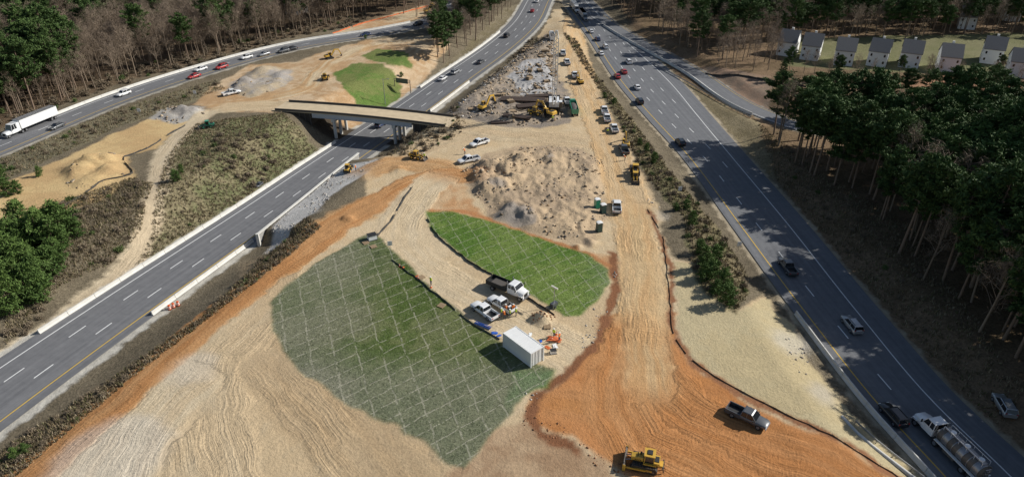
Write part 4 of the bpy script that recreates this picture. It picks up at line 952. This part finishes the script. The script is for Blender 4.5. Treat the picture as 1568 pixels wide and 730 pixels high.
put('crane','white',848,168,848,190,1.0)
put('excavator','yellow',505,90,530,86,.75);put('dozer','yellow',498,122,500,112,.8)
put('excavator','yellow',888,128,880,120,.7);put('pickup','white',868,98,864,90);put('pickup','white',862,84,860,76);put('dumpt','white',845,60,843,50,.8)
put('loader','green',318,196,300,198,.7);put('sedan','grey',397,284,390,290,.6)
put('pickup','grey',955,232,950,222);put('pickup','white',925,172,921,160);put('pickup','white',880,118,876,108)
put('excavator','yellow',655,20,668,18,.75);put('dozer','yellow',662,12,670,10,.8)
for k,c,u,v in[('suv','blue',583,193),('sedan','white',678,121),('suv','silver',697,113),('sedan','grey',736,90),('suv','black',776,56),('sedan','red',815,22),('sedan','white',822,8)]: onroad(k,c,LH,u,v,-6.9 if u<600 else (-5 if u<720 else -2.5))
for k,c,u,v in[('suv','white',190,146),('sedan','red',298,119),('suv','red',340,105),('sedan','white',308,108),('suv','white',378,90),('suv','grey',435,80),('sedan','silver',405,85),('sedan','black',447,77),('sedan','blue',560,55),('suv','black',640,39),('sedan','grey',88,196)]: onroad(k,c,FL,u,v,.3,-1)
onroad('semi','white',FL,48,196,.3,-1,sc=.92)
for k,c,u,v in[('suv','black',1041,221),('suv','silver',1303,501),('pickup','grey',1205,412),('suv','black',979,158),('suv','black',1366,640),('sedan','white',975,136),('sedan','red',945,119),('sedan','red',955,112),('sedan','white',920,84),('suv','white',962,97),('suv','white',927,74),('sedan','blue',915,62),('sedan','white',905,50)]: onroad(k,c,RH,u,v,-1.5,1)
onroad('semi','white',RH,880,16,-1.5,-1,sc=.9);onroad('semi','silver',RH,893,28,-1.5,-1,sc=.8)
onroad('tanker','white',RH,1450,690,-1.5,1)
put('suv','silver',1535,625,1520,600)
mb=MB();mb.box(-3.05,3.05,-1.22,1.22,.12,2.6,0)
for sg in(-1,1):
    for k in range(22): x=-2.9+k*.27;mb.box(x,x+.13,sg*1.22-.035,sg*1.22+.035,.3,2.45,0)
for x in(-3.05,3.05):
    for y in(-1.22,1.22):mb.box(x-.08,x+.08,y-.08,y+.08,0.0,2.66,0)
for y in(-1.22,1.22):
    for z in(.15,2.58):mb.box(-2.97,2.97,y-.06,y+.06,z-.07,z+.07,0)
for x in(-3.05,3.05):mb.box(x-.06,x+.06,-1.14,1.14,2.5,2.65,0)
for y in(-.9,-.35,.35,.9):mb.cyl((3.1,y,.2),(3.1,y,2.5),.03,.03,6,1)
mb.box(3.05,3.07,-.02,.02,.2,2.5,2)
for k in range(12):mb.box(-2.8+k*.48,-2.6+k*.48,-1.1,1.1,2.6,2.63,0)
x,y,z=GI(801,541);x2,y2=G(760,500);x3,y3=G(830,552)
obj('shipping_container',mb.mesh('cont',[mat('container_white',(.76,.76,.74),.5,var=.08,scale=.8),stl,blk]),(x,y,z),math.atan2(y3-y2,x3-x2),1.08)
def toilet(c):
    mb=MB();mb.box(-.55,.55,-.55,.55,.1,2.05,0,.03,.03);mb.box(-.6,.6,-.6,.6,0,.1,1);mb.loft([(-.58,.56,2.05,2.25),(0,.58,2.05,2.35),(.58,.56,2.05,2.25)],2);mb.box(.53,.56,-.35,.35,.2,1.9,2);mb.cyl((-.4,.4,2.1),(-.4,.4,2.6),.05,.05,6,1);return mb.mesh('toilet',[c,blk,white])
tg=toilet(P_['green']);tb=toilet(mat('toilet_dark',(.03,.07,.06),.5))
for u,v,t in[(923,326,tb),(917,354,tb),(914,318,tg)]:
    obj('portable_toilet',t,GI(u,v),.4)
mb=MB();mb.box(-.9,.9,-.5,.5,.45,1.25,0,.05,.05);mb.wheel(-.2,-.62,.3,.18);mb.wheel(-.2,.62,.3,.18);mb.beam((.9,0,.45),(2.0,0,.4),.08,.08,4);mb.beam((0,0,1.25),(0,0,5.2),.12,.12,3);mb.box(-.15,.15,-.9,.9,5.1,5.4,5);mb.cyl((-.9,-.8,.1),(-.9,.8,.1),.05,.05,6,3)
obj('light_tower',mb.mesh('lt',STD('grey')),GI(848,470),.8,.8)
mb=MB();
for i in range(5):mb.box(-.6+.26*i,-.42+.26*i,-.6,.6,.14,.17,0)
for y in(-.55,0,.55):mb.box(-.6,.6,y-.05,y+.05,0,.14,0)
pal=mb.mesh('pallet',[wood])
for u,v in[(645,425),(676,468),(572,378),(838,500),(560,372)]: obj('timber_pallet',pal,GI(u,v),random.uniform(0,3))
mb=MB();mb.box(-.9,.9,-.7,.7,0,.1,1);mb.box(-.8,.8,-.6,.6,.1,1.0,0,.05,.05);mb.box(-.85,.85,-.65,.65,1.0,1.08,2);gen=mb.mesh('gen',[white,blk,blk])
obj('generator',gen,GI(570,366),.5,1.1);obj('generator',gen,GI(847,540),.2,.6)
def tarp(seed,c,R=1.4):
    r=np.random.default_rng(seed);n=18;g=np.linspace(-1,1,n);gx,gy=np.meshgrid(g,g);gx=gx.ravel();gy=gy.ravel()
    z=.12+.5*fbm(gx*1.8+seed,gy*1.8,3,seed)*(1-.6*(gx**2+gy**2)/2);k=np.arange((n-1)**2);i=(k//(n-1))*n+k%(n-1)
    return np_mesh('tarp',np.stack([gx*R*(1+.5*vn(gy*3,gx*3,seed)),gy*R*.6*(1+.5*vn(gx*3,gy*3,seed)),z],1),np.stack([i,i+1,i+n+1,i+n],1),None,[c])
blu=mat('blue_tarp',(.03,.12,.5),.5)
for u,v,c,s in[(848,520,og,.65),(838,532,og,.3),(640,424,og,.3),(617,410,og,.2),(757,510,blu,.3),(764,514,blu,.22),(850,530,white,.35),(828,522,blu,.2),(812,512,white,.25)]:
    x,y,z=GI(u,v);obj('tarpaulin',tarp(int(u),c),(x,y,z),u,s)
mb=MB()
for k in range(6):
    mb.cyl((-2.6+random.uniform(-.2,.2),k*.22-.9,.12+.2*(k%2)),(2.6,k*.22-.9+random.uniform(-.1,.1),.12+.2*(k%2)),.1,.1,8,k%2)
pipes=mb.mesh('pipes',[stl,blu]);x,y,z=GI(740,498);obj('pipe_stack',pipes,(x,y,z),math.atan2(-.6,1),.6)
mb=MB()
for k in range(5):
    for zz in(0,.75): mb.box(-7,7,k*.8-.28,k*.8+.28,zz,zz+.06,0)
    mb.box(-7,7,k*.8-.04,k*.8+.04,.06,.75,0)
beams=mb.mesh('beams',[mat('rusty_steel',(.10,.07,.055),.8,.2,.3)])
for u,v,a,s in[(800,158,-.1,1),(820,166,.25,.8),(790,182,-.3,.6),(826,150,.1,.6),(770,190,.1,.5)]:
    x,y,z=GI(u,v);obj('steel_beam_stack',beams,(x,y,z+.1),a,s)
mb=MB()
for k in range(4):mb.box(-1.2,1.2,-1.2+k*.02,1.2,k*.3,k*.3+.12,0);mb.box(-1.1,-.9,-1.1,1.1,k*.3+.121,k*.3+.299,1);mb.box(.9,1.1,-1.1,1.1,k*.3+.121,k*.3+.299,1)
form=mb.mesh('form',[wood,blk])
for i in range(44):
    u,v=random.choice([(random.uniform(715,870),random.uniform(120,185)),(random.uniform(790,850),random.uniform(70,130))]);x,y,z=GI(u,v,3);obj('formwork_stack',form,(x,y,z),random.uniform(0,3),(random.uniform(.4,1.5),random.uniform(.3,.9),random.uniform(.3,.9)))
mb=MB();
for y in(-4.5,4.5):mb.cyl((0,y,-7),(0,y,6.2),.2,.16,10,0)
for z in(5,6.2):
    for x in(-.4,.4):mb.beam((x,-4.5,z),(x,4.5,z),.1,.1,0)
for k in range(9):mb.beam((-.4,-4.5+k,5),(-.4,-3.5+k,6.2),.06,.06,0);mb.beam((.4,-4.5+k,6.2),(.4,-3.5+k,5),.06,.06,0)
mb.box(-.6,-.5,-3.6,3.2,4.4,6.9,1)
x,y,z=GI(617,140);obj('overhead_road_sign',mb.mesh('sign',[dstl,mat('sign_back',(.13,.14,.14),.5,.4)]),(x,y,z),1.2,.7)
mb=MB();mb.cyl((0,0,0),(0,0,9),.14,.09,10,0);mb.beam((0,0,8.6),(1.6,0,8.9),.08,.08,0);mb.box(1.4,2.1,-.15,.15,8.8,8.95,0)
lp=mb.mesh('lamp',[stl])
obj('light_pole',lp,GI(590,160),0);obj('light_pole',lp,GI(660,60),0)
mb=MB();mb.cyl((0,0,0),(0,0,2.2),.04,.04,6,0);mb.box(-.03,.03,-.45,.45,1.4,2.4,1);sg_=mb.mesh('rs',[stl,white])
for u,v in[(598,385),(1130,385),(1040,300),(300,150),(215,178)]: obj('road_sign',sg_,GI(u,v),-1.4)

# ---------- PEOPLE ----------
def person(pose,vest):
    v=[];e=[];r=[]
    def a(p,rad,par=None):
        v.append(p);r.append(rad)
        if par is not None:e.append((par,len(v)-1))
        return len(v)-1
    b_=pose.get('bend',0)
    pel=a((0,0,.95),.15);sp=a((b_*.25,0,1.18),.15,pel);ch=a((b_*.5,0,1.38-b_*.08),.17,sp);nk=a((b_*.65,0,1.53-b_*.14),.065,ch);hd=a((b_*.78,0,1.62-b_*.2),.095,nk);tp=a((b_*.83,0,1.74-b_*.22),.085,hd)
    for sg in(-1,1):
        h=a((0,sg*.1,.88),.10,pel);f=pose.get('step',0)*sg;k=a((f*.5+.03,sg*.11,.48),.07,h);an=a((f,sg*.12,.08),.048,k);a((f+.17,sg*.13,.04),.04,an)
        sh=a((b_*.5,sg*.2,1.43-b_*.1),.065,ch);ar=pose['arms'][0 if sg<0 else 1]
        el=a((b_*.5+ar*.16,sg*.26,1.17-b_*.1+ar*.02),.048,sh);wr=a((b_*.5+ar*.42,sg*.24,.95-b_*.05+ar*.22),.034,el);a((b_*.5+ar*.5,sg*.23,.87-b_*.05+ar*.28),.036,wr)
    me=bpy.data.meshes.new('skel');me.from_pydata(v,e,[]);o=bpy.data.objects.new('skel',me);COL.objects.link(o)
    o.modifiers.new('s','SKIN');
    for i,sv in enumerate(me.skin_vertices[0].data): sv.radius=(r[i],r[i]);sv.use_root=(i==0)
    sb=o.modifiers.new('ss','SUBSURF');sb.levels=1
    dg=bpy.context.evaluated_depsgraph_get();m2=bpy.data.meshes.new_from_object(o.evaluated_get(dg));bpy.data.objects.remove(o)
    for mm in(mat('denim',(.06,.08,.13),.9),vest,mat('skin',(.45,.28,.2),.6),mat('boots',(.06,.04,.03),.8),mat('hard_hat',(.8,.8,.75),.4)):m2.materials.append(mm)
    for p in m2.polygons:
        c=p.center;z=c.z+b_*.2
        p.material_index=3 if c.z<.12 else 0 if z<.98 and abs(c.y)<.2 and c.x<.35 else 4 if z>1.66 else 2 if z>1.5 else (2 if abs(c.y)>.2 and (c.z<1.02 or c.x>.34) else 1)
        p.use_smooth=True
    bm=bmesh.new();bm.from_mesh(m2)
    r0=bmesh.ops.create_cone(bm,cap_ends=True,segments=14,radius1=.16,radius2=.13,depth=.03,matrix=Matrix.Translation((b_*.83+.02,0,1.72-b_*.22)))
    for f in {f for v_ in r0['verts'] for f in v_.link_faces}:f.material_index=4
    bm.to_mesh(m2);bm.free();return m2
hv=mat('hi_vis_yellow',(.55,.7,.05),.7);ho=mat('hi_vis_orange',(.8,.2,.03),.7)
PP=[person({'arms':(0,.9),'step':.12},hv),person({'arms':(.8,.8),'bend':.5,'step':.05},ho),person({'arms':(.1,.1),'step':.22},hv),person({'arms':(.6,0),'step':.02},ho)]
for i,(u,v) in enumerate([(768,484),(775,480),(781,486),(786,478),(790,484),(773,488),(848,516),(856,522),(660,436),(712,236),(650,244),(545,262),(930,206),(957,246),(846,186)]):
    obj('construction_worker',PP[i%4],GI(u,v),i*1.7,1.05)

# ---------- HOUSES ----------
sid=mat('white_siding',(.80,.80,.79),.7,var=.04);sid2=mat('beige_siding',(.72,.70,.65),.7,var=.06);roof=mat('grey_shingles',(.17,.165,.16),.9,var=.25,scale=3);wn=glass
def house(u,v,rz,w=9,d=12,h=6,rf=3.2,ms=sid):
    x,y=G(u,v);z=Hs(x,y);e=bpy.data.objects.new('suburban_house',None);e.location=(x,y,z);e.rotation_euler=(0,0,rz);COL.objects.link(e)
    mb=MB();mb.box(-w/2,w/2,-d/2,d/2,-1,h,0);mb.add([(-w/2,-d/2,h),(w/2,-d/2,h),(0,-d/2,h+rf),(-w/2,d/2,h),(w/2,d/2,h),(0,d/2,h+rf)],[(0,1,2),(5,4,3)],0)
    obj('walls',mb.mesh('walls',[ms]),parent=e)
    mb=MB()
    for sg in(-1,1):
        o=.35;sl=rf/(w/2)
        a=(sg*(w/2+o),h-o*sl+.08);b_=(0,h+rf+.08);vs=[(a[0],-d/2-.25,a[1]),(a[0],d/2+.25,a[1]),(b_[0],d/2+.25,b_[1]),(b_[0],-d/2-.25,b_[1])];vs+=[(p[0],p[1],p[2]+.2) for p in vs]
        mb.add(vs,[(0,1,2,3),(4,5,6,7),(0,1,5,4),(1,2,6,5),(3,0,4,7)],0)
    obj('roof',mb.mesh('roof',[roof]),parent=e)
    mb=MB()
    for sg in(-1,1):
        for zz in(1.2,3.6):
            for xx in(-1.9,1.9): mb.box(xx-.25,xx+.25,sg*d/2-.04,sg*d/2+.04,zz,zz+.9,0)
            for yy in(-2.2,2.2): mb.box(sg*w/2-.04,sg*w/2+.04,yy-.3,yy+.3,zz,zz+.9,0)
    obj('windows',mb.mesh('win',[wn]),parent=e)
    mb=MB();mb.box(-.5,.5,-d/2-.08,-d/2-.045,0,2.1,0);obj('door',mb.mesh('door',[blk]),parent=e)
    mb=MB();mb.box(w*.2,w*.2+.6,-.5,.3,h+.5,h+rf+.6,0);obj('chimney',mb.mesh('chim',[sid2]),parent=e)
for i,(u,v) in enumerate([(1205,82),(1240,88),(1290,96),(1342,98),(1390,100),(1448,106),(1515,94),(1555,114),(1210,22),(1245,20),(1478,42),(1545,30),(455,20)]):
    house(u,v,1.02+.06*(i%3),9.0,6.5,5.4,3.6,sid)

# ---------- LIGHT, SKY, CAMERA ----------
el=math.radians(34);sx,sy=.965,.262
sv=Vector((math.cos(el)*sx,math.cos(el)*sy,math.sin(el)))
sd=bpy.data.lights.new('sun','SUN');sd.energy=5.0;sd.angle=math.radians(.53);sd.color=(1,.965,.90)
so=bpy.data.objects.new('sun',sd);so.rotation_euler=sv.to_track_quat('Z','Y').to_euler();so.location=(100,50,150);COL.objects.link(so)
w=bpy.data.worlds.new('World');scene.world=w;w.use_nodes=True;nt=w.node_tree
sk=nt.nodes.new('ShaderNodeTexSky');sk.sky_type='NISHITA';sk.sun_disc=False;sk.sun_elevation=el;sk.sun_rotation=math.atan2(sx,sy)
nt.links.new(sk.outputs[0],nt.nodes['Background'].inputs[0]);nt.nodes['Background'].inputs[1].default_value=.075
cam=bpy.data.cameras.new('camera');cam.sensor_width=36;cam.lens=36*F/1568.;cam.clip_start=1;cam.clip_end=8000
co=bpy.data.objects.new('camera',cam);co.location=(0,0,CH);co.rotation_euler=(math.pi/2-PT,0,0);COL.objects.link(co);scene.camera=co
scene.view_settings.view_transform='Standard';scene.view_settings.look='None';scene.view_settings.exposure=0
print('done',time.time()-T0,len(bpy.data.objects))
